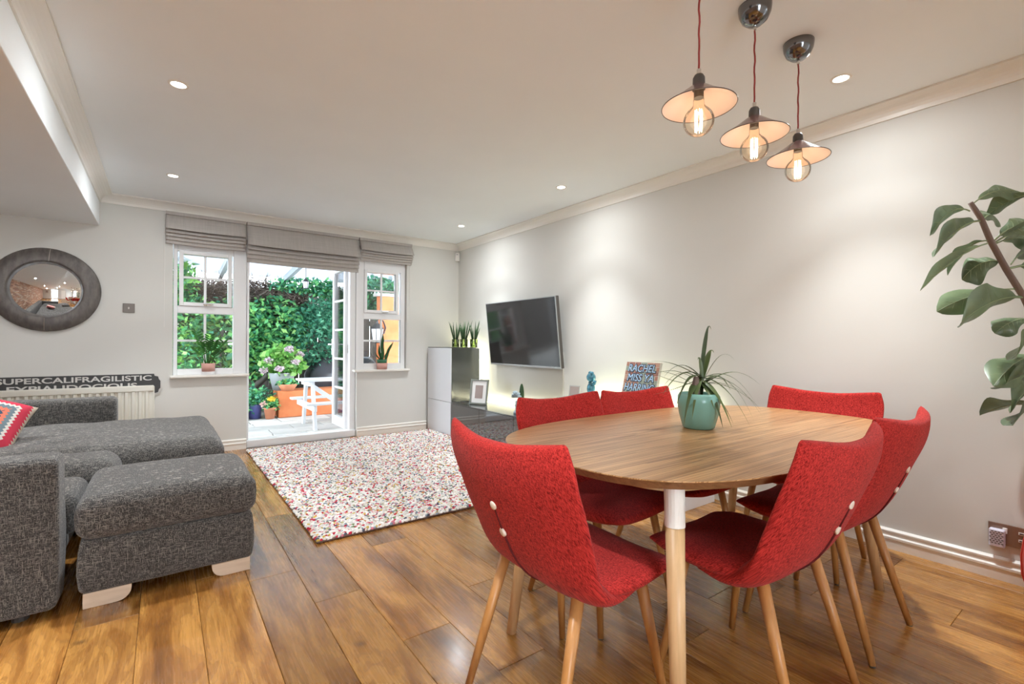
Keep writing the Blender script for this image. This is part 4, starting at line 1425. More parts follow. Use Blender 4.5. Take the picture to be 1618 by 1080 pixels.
# television, tilted down on a bracket, over a boxed wall panel
wp = empty('wall_panel', (XR, 4.08, 0.40))
MB().box(-0.012, 0.0, -0.58, 0.60, 0.0, 0.62).build('board', 'wall', wp, bev=0.002)
tag(wp, 'flat white boxed panel on the wall below the television', 'panel')
tv = empty('television', (3.085, 4.045, 1.215))
tv.rotation_euler = (0, R(-6.5), 0)
TW, TH = 1.225, 0.712
MB().box(-0.012, 0.03, -TW / 2, TW / 2, -TH / 2, TH / 2).build('case', 'bakelite', tv, bev=0.006)
MB().box(-0.0165, -0.012, -TW / 2 + 0.009, TW / 2 - 0.009, -TH / 2 + 0.018, TH / 2 - 0.009).build('screen', 'screen', tv)
bz = MB()
for (y0, y1, z0, z1) in ((-TW / 2, TW / 2, -TH / 2, -TH / 2 + 0.018), (-TW / 2, TW / 2, TH / 2 - 0.009, TH / 2), (-TW / 2, -TW / 2 + 0.009, -TH / 2 + 0.018, TH / 2 - 0.009), (TW / 2 - 0.009, TW / 2, -TH / 2 + 0.018, TH / 2 - 0.009)):
    bz.box(-0.018, -0.010, y0, y1, z0, z1)
bz.build('bezel', 'silver', tv, bev=0.001)
MB().cbox((-0.012, 0.02, -TH / 2 - 0.004), (0.016, 0.05, 0.008)).build('logo_bump', 'silver', tv, bev=0.002)
MB().box(0.03, 0.085, -0.2, 0.2, -0.16, 0.16).build('bracket', 'iron', tv)
tag(tv, 'large flat-screen television tilted down on the wall', 'television')

# things on the tall cabinet
rs = random.Random(3)
for i, (y, lb_) in enumerate(((5.285, 'green glass tumbler of spiky succulents nearest the corner'), (5.055, 'green glass tumbler of spiky succulents, middle of three on the tall cabinet'), (4.990 - 0.19 + 0.0, 'green glass tumbler of spiky succulents nearest the television'))):
    x = 2.99
    if i == 2:
        x, y = 3.083, 4.998
    if i == 1:
        x, y = 2.985, 5.07
    v = empty('glass_planter', (x, y, 1.0565))
    MB().lathe([(0.0, 0.0), (0.046, 0.0), (0.049, 0.098), (0.045, 0.098), (0.043, 0.006), (0.0, 0.006)], 28).build('tumbler', 'vase', v, smooth=True)
    MB().lathe([(0.0, 0.007), (0.040, 0.007), (0.042, 0.06), (0.0, 0.066)], 20).build('filling', mat('mossy_gravel', (0.22, 0.30, 0.08), 0.9), v)
    for j in range(11):
        a = rs.uniform(0, 2 * math.pi)
        sp_ = rs.uniform(0.1, 0.36)
        h_ = rs.uniform(0.17, 0.27)
        bs = Vector((math.cos(a) * 0.018, math.sin(a) * 0.018, 0.062))
        tp = bs + Vector((math.cos(a) * sp_ * h_, math.sin(a) * sp_ * h_, h_))
        MB().tube([bs, bs.lerp(tp, 0.6) + Vector((0, 0, 0.01)), tp], [0.007, 0.0065, 0.001], 6).build('spike', 'spike', v, smooth=True)
    tag(v, lb_, 'plant', 'succulents on the tall cabinet')

# photo frame on the bench
pf = empty('photo_frame', (2.90, 4.60, 0.404))
pf.rotation_euler = (0, R(9), R(28))
fm = MB()
for (y0, y1, z0, z1) in ((-0.115, 0.115, 0, 0.022), (-0.115, 0.115, 0.268, 0.29), (-0.115, -0.093, 0.022, 0.268), (0.093, 0.115, 0.022, 0.268)):
    fm.box(-0.012, 0.008, y0, y1, z0, z1)
fm.build('frame', 'frame_silver', pf, bev=0.003)
MB().box(-0.004, 0.004, -0.094, 0.094, 0.021, 0.269).build('mount', 'mount', pf)
MB().box(-0.0055, -0.0035, -0.050, 0.050, 0.072, 0.222).build('photo', 'photo', pf)
MB().box(0.008, 0.075, -0.02, 0.02, 0.0, 0.006).build('stand', 'bakelite', pf)
tag(pf, 'silver photo frame with white mount standing on the TV bench', 'photo frame')

# branching pale-blue ornament and a cactus
cr = empty('coral_ornament', (2.86, 3.79, 0.404))
mb = MB()
mb.tube([(0, 0, 0), (0, 0, 0.02), (0, 0.004, 0.05), (0.0, 0.0, 0.09), (0, 0.012, 0.13)], [0.05, 0.046, 0.022, 0.030, 0.022], 12)
mb.tube([(0, 0.0, 0.05), (0, 0.025, 0.075), (0, 0.04, 0.085)], [0.018, 0.02, 0.012], 10)
mb.build('stem', 'coral', cr, smooth=True)
rs = random.Random(9)
mb = MB()
for j in range(17):
    a, e_ = rs.uniform(0, 6.28), rs.uniform(-0.3, 1.3)
    d_ = Vector((math.cos(a) * math.cos(e_), math.sin(a) * math.cos(e_), math.sin(e_)))
    c_ = Vector((0, 0.030, 0.175))
    mb.tube([c_, c_ + d_ * 0.028, c_ + d_ * 0.045, c_ + d_ * 0.054], [0.018, 0.015, 0.012, 0.004], 8)
mb.build('branch', 'coral', cr, smooth=True)
tag(cr, 'knobbly pale blue coral-like ornament on the TV bench', 'ornament')
ca = empty('cactus', (3.00, 3.915, 0.404))
MB().lathe([(0.0, 0.0), (0.035, 0.0), (0.045, 0.08), (0.04, 0.08), (0.0, 0.07)], 20).build('pot', 'white', ca, smooth=True)
cm = MB()
ribs = 8
def cfn(u, v):
    a = v * 2 * math.pi
    r_ = (0.022 + 0.004 * math.cos(ribs * a)) * (math.sin(math.pi * min(1, (u * 0.9 + 0.12))) ** 0.35 if u < 0.97 else 0.25)
    return (r_ * math.cos(a), r_ * math.sin(a), 0.068 + 0.215 * u)
cm.grid(cfn, 14, 32, True)
cm.F.append(tuple(14 * 32 + j for j in range(32)))
cm.build('body', 'spike', ca, smooth=True)
tag(ca, 'slim green column cactus behind the nearest far-side chair', 'cactus')

# small frame, blue figurine and graffiti canvas on the glass-topped cabinet
sfm = empty('small_frame', (2.90, 3.03, 0.645))
sfm.rotation_euler = (0, R(14), R(25))
MB().box(-0.006, 0.006, -0.05, 0.05, 0, 0.095).build('frame', 'silver', sfm, bev=0.002)
MB().box(-0.008, -0.005, -0.040, 0.040, 0.01, 0.085).build('print', 'photo', sfm)
MB().box(0.004, 0.05, -0.01, 0.01, 0, 0.004).build('stand', 'silver', sfm)
tag(sfm, 'tiny grey picture frame beside the blue figurine', 'photo frame')

fgn = empty('figurine', (2.96, 2.885, 0.645), R(60))
def ball(mb, c_, r_, n_=14):
    rx, ry, rz = r_ if isinstance(r_, tuple) else (r_, r_, r_)
    pr_ = [(math.sin(math.pi * i / 8), -math.cos(math.pi * i / 8)) for i in range(9)]
    pr_[0], pr_[-1] = (0.0, -1.0), (0.0, 1.0)
    return mb.lathe(pr_, n_, Matrix.Translation(c_) @ Matrix.Diagonal((rx, ry, rz, 1)))
ball(MB(), (0, 0, 0.075), (0.042, 0.036, 0.055)).build('torso', 'blueglaze', fgn, smooth=True)
hd = ball(MB(), (0, 0.0, 0.172), (0.044, 0.040, 0.040)).build('head', 'blueglaze', fgn, smooth=True)
mb = MB()
ball(mb, (0.032, 0, 0.208), 0.016)
ball(mb, (-0.032, 0, 0.208), 0.016)
mb.build('ear', 'blueglaze', hd, smooth=True)
for s_ in (-1, 1):
    MB().tube([(0.03 * s_, 0, 0.115), (0.062 * s_, -0.01, 0.125), (0.068 * s_, -0.012, 0.150)], [0.016, 0.015, 0.017], 10).build('arm', 'blueglaze', fgn, smooth=True)
    MB().tube([(0.022 * s_, 0, 0.05), (0.026 * s_, -0.004, 0.02), (0.026 * s_, -0.01, 0.0)], [0.02, 0.021, 0.022], 10).build('leg', 'blueglaze', fgn, smooth=True)
tag(fgn, 'glossy metallic blue figurine with raised arms on the glass-topped cabinet', 'figurine')

cvs = empty('graffiti_canvas', (3.02, 2.44, 0.645), 0)
cvs.rotation_euler = (0, R(15), 0)
MB().box(-0.012, 0.012, -0.165, 0.165, 0.0, 0.325).build('board', mat('canvas_edge', (0.5, 0.47, 0.42), 0.8), cvs, bev=0.002)
bkm = []
pal_b = [(0.36, 0.17, 0.12), (0.30, 0.13, 0.10), (0.42, 0.24, 0.17), (0.26, 0.30, 0.24)]
bmats = [mat('painted_brick_%d' % i, c_, 0.7) for i, c_ in enumerate(pal_b)]
rs = random.Random(8)
for r_ in range(9):
    y = -0.16 - (0.03 if r_ % 2 else 0)
    while y < 0.16:
        a_, b_ = max(y, -0.162), min(y + 0.056, 0.162)
        if b_ - a_ > 0.008:
            MB().box(-0.0135, -0.0118, a_ + 0.0015, b_ - 0.0015, 0.004 + r_ * 0.0355, 0.036 + r_ * 0.0355).build('brick', bmats[rs.randrange(4)], cvs)
        y += 0.059
M['graf_dark'] = mat('graffiti_outline', (0.05, 0.06, 0.09), 0.6)
M['graf_blue'] = mat('graffiti_fill', (0.36, 0.52, 0.70), 0.6)
for txt, zz, wdt in (('RACHEL', 0.272, 0.265), ('MISS YA', 0.195, 0.255), ('HARRING', 0.116, 0.285)):
    text_mesh(txt, 0.072, 0.0008, 'lettering', 'graf_dark', cvs, (-0.0145, 0.0, zz), (R(90), 0, R(-90)), wdt + 0.012, 0.006, 0.15)
    text_mesh(txt, 0.058, 0.0008, 'lettering', 'graf_blue', cvs, (-0.0165, 0.0, zz), (R(90), 0, R(-90)), wdt, 0.0, 0.15)
tag(cvs, 'brick-patterned graffiti canvas with pale blue bubble letters leaning on the wall', 'canvas')

# wall socket with plug-in device
sk = empty('wall_socket', (XR, 0.41, 0.215))
MB().box(-0.008, 0, -0.075, 0.075, -0.048, 0.050).build('plate', 'socket', sk, bev=0.002)
for y in (0.018, -0.052):
    MB().box(-0.013, -0.006, y - 0.008, y + 0.008, 0.008, 0.034).build('rocker', 'plasticw', sk, bev=0.002)
for z_ in (-0.012, 0.022):
    ub = MB().box(-0.0105, -0.006, -0.046, -0.026, z_ - 0.006, z_ + 0.006).build('usb_port', 'plasticw', sk)
    MB().box(-0.0112, -0.0095, -0.043, -0.029, z_ - 0.0025, z_ + 0.0025).build('slot', 'plugdark', ub)
tag(sk, 'brown metal double socket low on the bare wall', 'socket')
pg = empty('plug_in_device', (XR - 0.0085, 0.452, 0.200))
MB().box(-0.034, 0, -0.027, 0.027, -0.042, 0.042).build('body', 'plug', pg, bev=0.007, seg=3)
for r_ in range(7):
    for c_ in range(4):
        MB().cbox((-0.0345, -0.017 + c_ * 0.0113 + (0.003 if r_ % 2 else -0.003), -0.022 + r_ * 0.009), (0.0016, 0.007, 0.0035)).build('vent', 'plugdark', pg)
tag(pg, 'small lilac-white vented plug-in device in the wall socket', 'plug')

# ------------------------------------------------------------------ windowsill plants
zp = empty('clay_pot', (0.362, YB - 0.003, 0.778))
MB().lathe([(0.0, 0.0), (0.056, 0.0), (0.058, 0.03), (0.0, 0.03)], 28).build('saucer', 'white', zp, smooth=False)
MB().lathe([(0.0, 0.031), (0.055, 0.031), (0.060, 0.112), (0.055, 0.112), (0.053, 0.1), (0.0, 0.1)], 28).build('body', 'pinkpot', zp, smooth=True)
tag(zp, 'terracotta-pink pot on a white saucer on the left windowsill', 'pot')
zz_ = empty('zz_plant', (0.362, YB - 0.003, 0.880))
rs = random.Random(12)
for sx_, sy_, hh_ in ((-0.10, 0.0, 0.30), (-0.11, -0.03, 0.15), (-0.03, -0.03, 0.20), (0.01, -0.01, 0.27), (0.05, -0.03, 0.22), (0.13, -0.01, 0.22), (0.11, -0.04, 0.13)):
    sy_ = min(sy_, 0.0)
    pts = [Vector((sx_ * 0.2, sy_ * 0.2, 0)), Vector((sx_ * 0.5, sy_ * 0.5, hh_ * 0.6)), Vector((sx_, sy_, hh_))]
    st = MB().tube(pts, [0.005, 0.004, 0.002], 6).build('stem', 'zz', zz_, smooth=True)
    lf = MB()
    for i in range(6):
        t_ = 0.45 + 0.55 * i / 5
        c_ = pts[1].lerp(pts[2], (t_ - 0.45) / 0.55)
        for s_ in (-1, 1):
            d_ = Vector((s_ * 0.8, rs.uniform(-0.35, -0.05), 0.55)).normalized()
            tip = c_ + d_ * 0.050
            blade(lf, [c_, c_ + d_ * 0.014, c_ + d_ * 0.032, c_ + d_ * 0.048, tip], [0.001, 0.0075, 0.0095, 0.0065, 0.0004], Vector((0.25 * -s_, -0.55, 0.7)).normalized(), 0.2)
    lf.build('leaflet', 'zz', st, smooth=True, auto=False)
tag(zz_, 'glossy zz plant in the terracotta-pink pot', 'plant')

kp = empty('pink_pot', (2.146, YB - 0.003, 0.784))
MB().lathe([(0.0, 0.0), (0.060, 0.0), (0.066, 0.075), (0.061, 0.075), (0.0, 0.07)], 28).build('body', 'pinkpot', kp, smooth=True)
MB().lathe([(0.0, 0.065), (0.058, 0.072), (0.064, 0.118), (0.059, 0.118), (0.056, 0.1), (0.0, 0.1)], 28).build('liner', 'greenrim', kp, smooth=True)
tag(kp, 'pink pot with a green inner rim on the right windowsill', 'pot')
skp = empty('snake_plant', (2.146, YB - 0.003, 0.883))
for dx, dy, h_, w_, lean in ((0.0, 0.0, 0.345, 0.026, 0.00), (0.035, -0.01, 0.245, 0.022, 0.10), (-0.025, -0.01, 0.20, 0.018, -0.03), (-0.03, 0.0, 0.11, 0.009, -0.075), (0.018, -0.02, 0.13, 0.018, 0.05), (-0.005, -0.02, 0.15, 0.018, -0.01)):
    pts = [Vector((dx + lean * (i / 8) ** 1.4 + 0.006 * math.sin(i * 1.1), dy - 0.008 * i / 8, h_ * i / 8)) for i in range(9)]
    wd = [w_ * (0.55 + 0.45 * math.sin(math.pi * min(1, i / 8 * 1.05))) * (1 if i < 7 else (0.55 if i == 7 else 0.04)) for i in range(9)]
    blade(MB(), pts, wd, Vector((0.95, 0.3, 0)), 0.3).build('leaf', 'snake', skp, smooth=True, auto=False)
tag(skp, 'upright snake plant in the pink pot', 'plant')

# ------------------------------------------------------------------ ceiling lights
def spot(name, parent, loc, power, size, blend, col, radius=0.03):
    d_ = bpy.data.lights.new(name, 'SPOT')
    d_.energy = power
    d_.spot_size = size
    d_.spot_blend = blend
    d_.color = col
    d_.shadow_soft_size = radius
    o_ = bpy.data.objects.new(name, d_)
    COL.objects.link(o_)
    o_.parent = parent
    o_.location = loc
    return o_
WARM = (0.94, 0.975, 1.0)
DL = [(0.056, 2.98, ZC, 'ceiling downlight above the footstool, leftmost of the lights'), (0.056, 4.64, ZC, 'ceiling downlight nearest the left roman blind'),
      (2.688, 2.98, ZC, 'ceiling downlight in line with the television'), (2.688, 4.64, ZC, 'small far ceiling downlight above the tall cabinet'),
      (2.688, 0.935, ZC, 'bright ceiling downlight beside the three pendant lamps'), (0.056, 0.935, ZC, 'ceiling downlight above the photographer'),
      (0.056, -1.1, ZC, 'added ceiling downlight by the rear door'), (2.688, -1.1, ZC, 'added ceiling downlight behind the fig plant'),  # unseen fittings behind the camera, added to light the room
      (-1.35, 4.3, ZS, 'soffit downlight above the sofa backrest'), (-1.35, 2.2, ZS, 'soffit downlight above the sofa arm'), (-1.35, 0.1, ZS, 'added soffit downlight nearest the rear wall')]  # the last soffit fitting is unseen, added for room light
bez = lens = None
for i, (x, y, z_, lb_) in enumerate(DL):
    d_ = empty('downlight', (x, y, z_))
    if bez is None:
        bez = MB().lathe([(0.032, -0.001), (0.033, -0.004), (0.044, -0.004), (0.046, 0.0)], 32, cap0=False, cap1=False).build('bezel', 'trim', d_, smooth=True)
        lens = MB().lathe([(0.0, -0.0012), (0.032, -0.0012)], 24, cap0=False, cap1=False).build('lens', 'lens', d_)
    else:
        for src in (bez, lens):
            c_ = src.copy()
            COL.objects.link(c_)
            c_.parent = d_
    spot('downlight_lamp', d_, (0, 0, -0.012), DOWNLIGHT_W, R(80), 0.9, WARM, 0.03)
    spot('downlight_halo', d_, (0, 0, -0.012), DOWNLIGHT_HALO_W, R(116), 0.32, WARM, 0.03)
    a_ = bpy.data.lights.new('downlight_spill', 'AREA')
    a_.shape = 'DISK'
    a_.size = 0.06
    a_.energy = DOWNLIGHT_WIDE_W
    a_.color = WARM
    ao = bpy.data.objects.new('downlight_spill', a_)
    COL.objects.link(ao)
    ao.parent = d_
    ao.location = (0, 0, -0.006)
    tag(d_, lb_, 'downlight', 'recessed ceiling downlights')

# pendant lamps
def make_pendant(x, y, label):
    p = empty('pendant_lamp', (x, y, ZC))
    MB().lathe([(0.060, 0.0), (0.060, -0.010), (0.057, -0.030), (0.047, -0.053), (0.028, -0.070), (0.008, -0.076), (0.0, -0.076)], 36).build('ceiling_rose', 'rose', p, smooth=True)
    MB().lathe([(0.006, -0.074), (0.006, -0.092), (0.003, -0.094)], 12).build('cord_grip', 'chrome', p)
    z0 = 2.040 - ZC
    MB().tube([(0.0015 * math.sin(i * 1.3), 0.0012 * math.cos(i * 1.7), -0.09 + (z0 + 0.09) * i / 14) for i in range(15)], 0.0033, 8).build('cord', 'cord', p, smooth=True)
    MB().lathe([(0.0055, z0 + 0.005), (0.0075, z0 + 0.003), (0.0075, z0 - 0.016), (0.006, z0 - 0.018)], 14).build('cord_grip', 'chrome', p)
    MB().lathe([(0.0, z0 - 0.014), (0.014, z0 - 0.016), (0.0195, z0 - 0.026), (0.0205, z0 - 0.056), (0.021, z0 - 0.066), (0.0, z0 - 0.066)], 24).build('socket', 'bakelite', p, smooth=True)
    zr, zt_ = 1.918 - ZC, z0 - 0.052
    sh = MB().lathe([(0.021, zt_), (0.030, zt_ - 0.006), (0.070, zt_ - 0.036), (0.121, zr)], 56, cap0=False, cap1=False).build('shade', 'shade_out', p, smooth=True)
    MB().lathe([(0.019, zt_ - 0.003), (0.030, zt_ - 0.0085), (0.070, zt_ - 0.0385), (0.1205, zr - 0.001)], 56, cap0=False, cap1=False).build('lining', 'shade_in', sh, smooth=True)
    t_ = MB()
    t_.tube([(0.121 * math.cos(2 * math.pi * i / 56), 0.121 * math.sin(2 * math.pi * i / 56), zr - 0.0005) for i in range(57)], 0.0016, 6)
    t_.build('rim', 'shade_rim', sh, smooth=True)
    MB().lathe([(0.016, z0 - 0.062), (0.016, z0 - 0.095), (0.0, z0 - 0.096)], 20).build('bulb_base', 'bakelite', p)
    zc_ = 1.866 - ZC
    br = 0.0505
    prof = [(0.0, zc_ - br)]
    for i in range(1, 13):
        a = -math.pi / 2 + i / 12 * (math.pi / 2 + 0.95)
        prof.append((br * math.cos(a), zc_ + br * math.sin(a)))
    prof += [(0.019, zc_ + br * 1.05), (0.0165, z0 - 0.088)]
    bu = MB().lathe(prof, 32, cap0=False, cap1=False).build('bulb', 'bulb', p, smooth=True)
    fl_ = MB()
    for i in range(8):
        a0 = 2 * math.pi * i / 8
        fl_.tube([(0.011 * math.cos(a0), 0.011 * math.sin(a0), zc_ + 0.038), (0.0125 * math.cos(a0 + 0.2), 0.0125 * math.sin(a0 + 0.2), zc_ + 0.0), (0.011 * math.cos(a0 + 0.35), 0.011 * math.sin(a0 + 0.35), zc_ - 0.036)], 0.0013, 5)
    fl_.build('filament', 'filament', bu)
    d_ = bpy.data.lights.new('pendant_glow', 'POINT')
    d_.energy = PENDANT_W
    d_.color = (1.0, 0.80, 0.60)
    d_.shadow_soft_size = 0.03
    o_ = bpy.data.objects.new('pendant_glow', d_)
    COL.objects.link(o_)
    o_.parent = p
    o_.location = (0, 0, zc_ + 0.005)
    tag(p, label, 'pendant lamp', 'pendant lamps over the dining table')
make_pendant(1.474, 0.937, 'largest-looking cone-shaded pendant lamp, its ceiling rose out of the picture')
make_pendant(1.850, 0.937, 'middle one of the three cone-shaded pendant lamps on red flex')
make_pendant(2.227, 0.937, 'cone-shaded pendant lamp nearest the bare wall, lowest in the photo')

# framed picture on the rear wall (reflected in the mirror)
pc = empty('framed_picture', (-1.62, YR + 0.001, 1.55))
MB().box(-0.30, 0.30, 0, 0.02, -0.36, 0.36).build('frame', 'bakelite', pc, bev=0.004)
MB().box(-0.27, 0.27, 0.019, 0.0215, -0.33, 0.33).build('mount', 'mount', pc)
MB().box(-0.19, 0.19, 0.021, 0.023, -0.24, 0.24).build('print', 'photo', pc)
tag(pc, 'dark framed print reflected in the round mirror', 'picture')

# ------------------------------------------------------------------ garden
GZ = -0.06
gr = struct(MB().box(-5, 9, YO, 14, GZ - 0.1, GZ - 0.03).build('ground', mat('garden_soil', (0.10, 0.085, 0.07), 0.95)))
rs = random.Random(5)
y = YO + 0.002
pav = {}
while y < 8.7:
    d_ = rs.choice((0.28, 0.36, 0.44))
    x = -2.0 - rs.uniform(0, 0.3)
    while x < 5.0:
        w_ = rs.choice((0.4, 0.55, 0.7))
        o_ = MB().box(0.006, w_ - 0.006, 0.006, d_ - 0.006, -0.035, 0.0).build('paving_slab', 'paver', gr, bev=0.004, seg=1)
        o_.location = (x, y, GZ + rs.uniform(-0.004, 0.002))
        x += w_
    y += d_

# fence behind the hedge
fc = empty('garden_fence', (2.0, 9.35, GZ))
bd = None
for i in range(52):
    x = -4.2 + i * 0.165
    if bd is None:
        bd = MB().box(-0.08, 0.08, -0.01, 0.01, 0, 2.12).build('board', 'fence', fc, loc=(x, 0, 0))
    else:
        c_ = bd.copy()
        COL.objects.link(c_)
        c_.location = (x, 0.012 * (i % 2), 0)
MB().box(-4.3, 4.5, 0.03, 0.08, 0.3, 0.4).build('rail', 'fence', fc)
MB().box(-4.3, 4.5, 0.03, 0.08, 1.5, 1.6).build('rail', 'fence', fc)
tag(fc, 'dark weathered board fence behind the garden hedge', 'fence')

GREEN = [(0.09, 0.34, 0.14), (0.13, 0.43, 0.16), (0.21, 0.54, 0.19), (0.055, 0.21, 0.09), (0.07, 0.30, 0.18), (0.34, 0.62, 0.20)]
LIME = [(0.22, 0.50, 0.10), (0.32, 0.60, 0.16), (0.14, 0.38, 0.09), (0.40, 0.62, 0.22)]
TEAL = [(0.07, 0.29, 0.18), (0.11, 0.39, 0.24), (0.05, 0.20, 0.13), (0.20, 0.52, 0.33)]
def bush(name, blobs, n_, size, pal_, label, group=None, trunk=None, cat='shrub'):
    c0 = blobs[0][0]
    b_ = empty(name, (c0[0], c0[1], GZ))
    pts = []
    tot = sum(r_[0] * r_[2] for _, r_ in blobs)
    for c_, r_ in blobs:
        pts.append(ellip(int(n_ * r_[0] * r_[2] / tot), np.array(c_) - np.array([c0[0], c0[1], GZ]), r_, 0.55))
    leaf_cloud('foliage', np.concatenate(pts), size, pal_, b_)
    if trunk:
        MB().tube([Vector(p) - Vector((c0[0], c0[1], GZ)) for p in trunk], [0.05, 0.04, 0.03][:len(trunk)], 8).build('trunk', 'branch', b_, smooth=True)
    return tag(b_, label, cat, group)
bush('hedge', [((0.95, 8.75, 1.15), (0.62, 0.40, 0.70)), ((1.5, 8.85, 1.35), (0.6, 0.40, 0.55)), ((1.25, 8.7, 0.9), (0.5, 0.35, 0.5))], 5200, 0.105, GREEN, 'broad bright green shrub filling the open garden doorway', trunk=[(1.2, 8.8, GZ), (1.2, 8.8, 0.5), (1.3, 8.8, 1.0)])
bush('hedge', [((2.15, 8.75, 1.2), (0.55, 0.36, 0.60)), ((2.35, 8.85, 1.55), (0.5, 0.34, 0.4))], 3600, 0.075, TEAL, 'blue-green fine-leaved shrub behind the open door leaf', trunk=[(2.2, 8.8, GZ), (2.2, 8.8, 0.6), (2.2, 8.8, 1.1)])
bush('hedge', [((0.15, 8.7, 1.35), (0.55, 0.35, 0.55)), ((0.45, 8.6, 0.95), (0.4, 0.3, 0.4)), ((0.1, 8.6, 2.05), (0.32, 0.3, 0.35))], 3600, 0.10, GREEN + LIME[:1], 'green shrub seen through the left window behind the zz plant', trunk=[(0.2, 8.8, GZ), (0.15, 8.8, 0.6), (0.2, 8.7, 1.2)])
bush('hedge', [((3.15, 8.5, 1.95), (0.7, 0.38, 0.36)), ((3.7, 8.45, 1.75), (0.5, 0.3, 0.3))], 3600, 0.11, TEAL + GREEN[:2], 'overhanging tree foliage seen through the right window', trunk=[(4.3, 8.6, GZ), (4.2, 8.5, 1.0), (3.7, 8.4, 1.7)])
bush('ivy', [((1.95, 8.9, 2.08), (0.55, 0.2, 0.14)), ((2.5, 8.85, 2.05), (0.4, 0.2, 0.18))], 1500, 0.085, TEAL + GREEN[:3], 'ivy clump topping the fence above the doorway shrubs', cat='ivy')
# dead twigs along the fence top
tw = empty('dead_creeper', (0.9, 9.0, 1.75))
n = 9000
cx_ = rng.uniform(-1.3, 1.2, n)
c0 = np.stack([cx_, rng.uniform(-0.12, 0.25, n), rng.uniform(-0.35, 0.38, n) + 0.03 * np.sin(cx_ * 5)], 1)
dd = rng.normal(size=(n, 3)) * np.array([1, 0.5, 0.7])
dd /= np.linalg.norm(dd, axis=1)[:, None]
L_ = rng.uniform(0.08, 0.32, n)[:, None]
wv = np.cross(dd, rng.normal(size=(n, 3)))
wv /= np.linalg.norm(wv, axis=1)[:, None]
w2 = np.cross(dd, wv)
r_ = rng.uniform(0.003, 0.009, n)[:, None]
a0, b0, e0 = c0 + wv * r_, c0 - wv * r_ * 0.5 + w2 * r_ * 0.8, c0 - wv * r_ * 0.5 - w2 * r_ * 0.8
tp = c0 + dd * L_
V = np.stack([a0, b0, e0, tp], 1).reshape(-1, 3)
kk = np.arange(n)[:, None] * 4
F = np.concatenate([kk + np.array(q) for q in ((0, 1, 3), (1, 2, 3), (2, 0, 3))])
pc_ = np.array([(0.20, 0.15, 0.12), (0.11, 0.085, 0.07), (0.32, 0.27, 0.23), (0.15, 0.11, 0.10)])
C = np.repeat(np.concatenate([pc_[rng.integers(0, 4, n)], np.ones((n, 1))], 1), 4, 0)
np_mesh('twig', V, F, 'twig', tw, cols=C, kind='stuff')
tag(tw, 'tangle of dry brown creeper stems along the fence top', 'creeper')

# glazed lean-to roof over the patio
rf = empty('patio_roof', (1.2, YO, 2.50))
def roofz(y_):
    return 2.52 - 0.085 * (y_ - YO)
for i in range(8):
    x = -2.35 + i * 0.95
    T = Matrix.Translation((0, 0, 0))
    m_ = MB()
    y0, y1 = 0.0, 3.4
    z0, z1 = 0.02, -0.27
    m_.add([(x - 0.03, y0, z0), (x + 0.03, y0, z0), (x + 0.03, y1, z1), (x - 0.03, y1, z1), (x - 0.03, y0, z0 - 0.09), (x + 0.03, y0, z0 - 0.09), (x + 0.03, y1, z1 - 0.09), (x - 0.03, y1, z1 - 0.09)],
           [(0, 1, 2, 3), (7, 6, 5, 4), (0, 4, 5, 1), (1, 5, 6, 2), (2, 6, 7, 3), (3, 7, 4, 0)])
    m_.build('rafter', 'rafter', rf)
    if i < 7:
        MB().add([(x + 0.03, y0, z0), (x + 0.92, y0, z0), (x + 0.92, y1, z1), (x + 0.03, y1, z1), (x + 0.03, y0, z0 + 0.008), (x + 0.92, y0, z0 + 0.008), (x + 0.92, y1, z1 + 0.008), (x + 0.03, y1, z1 + 0.008)],
                 [(0, 3, 2, 1), (4, 5, 6, 7), (0, 1, 5, 4), (1, 2, 6, 5), (2, 3, 7, 6), (3, 0, 4, 7)]).build('panel', 'poly', rf)
tag(rf, 'pale glazed lean-to roof with grey rafters over the patio', 'roof')

# orange rendered planter wall and side wall
op = empty('planter_wall', (2.45, 8.25, GZ))
MB().box(-1.02, 1.6, -0.26, 0.20, 0.0, 0.41).build('wall_block', 'orange', op, bev=0.012)
tag(op, 'low orange rendered planter wall behind the picnic table', 'planter wall')
ow = empty('garden_wall', (3.35, 7.75, GZ))
MB().box(-0.42, 1.4, 0.0, 0.16, 0.0, 1.95).build('wall_block', 'orange', ow, bev=0.01)
MB().box(-0.47, 1.45, -0.03, 0.19, 1.95, 2.0).build('coping', 'paver', ow, bev=0.006)
tag(ow, 'tall orange garden wall seen through the right window', 'wall')

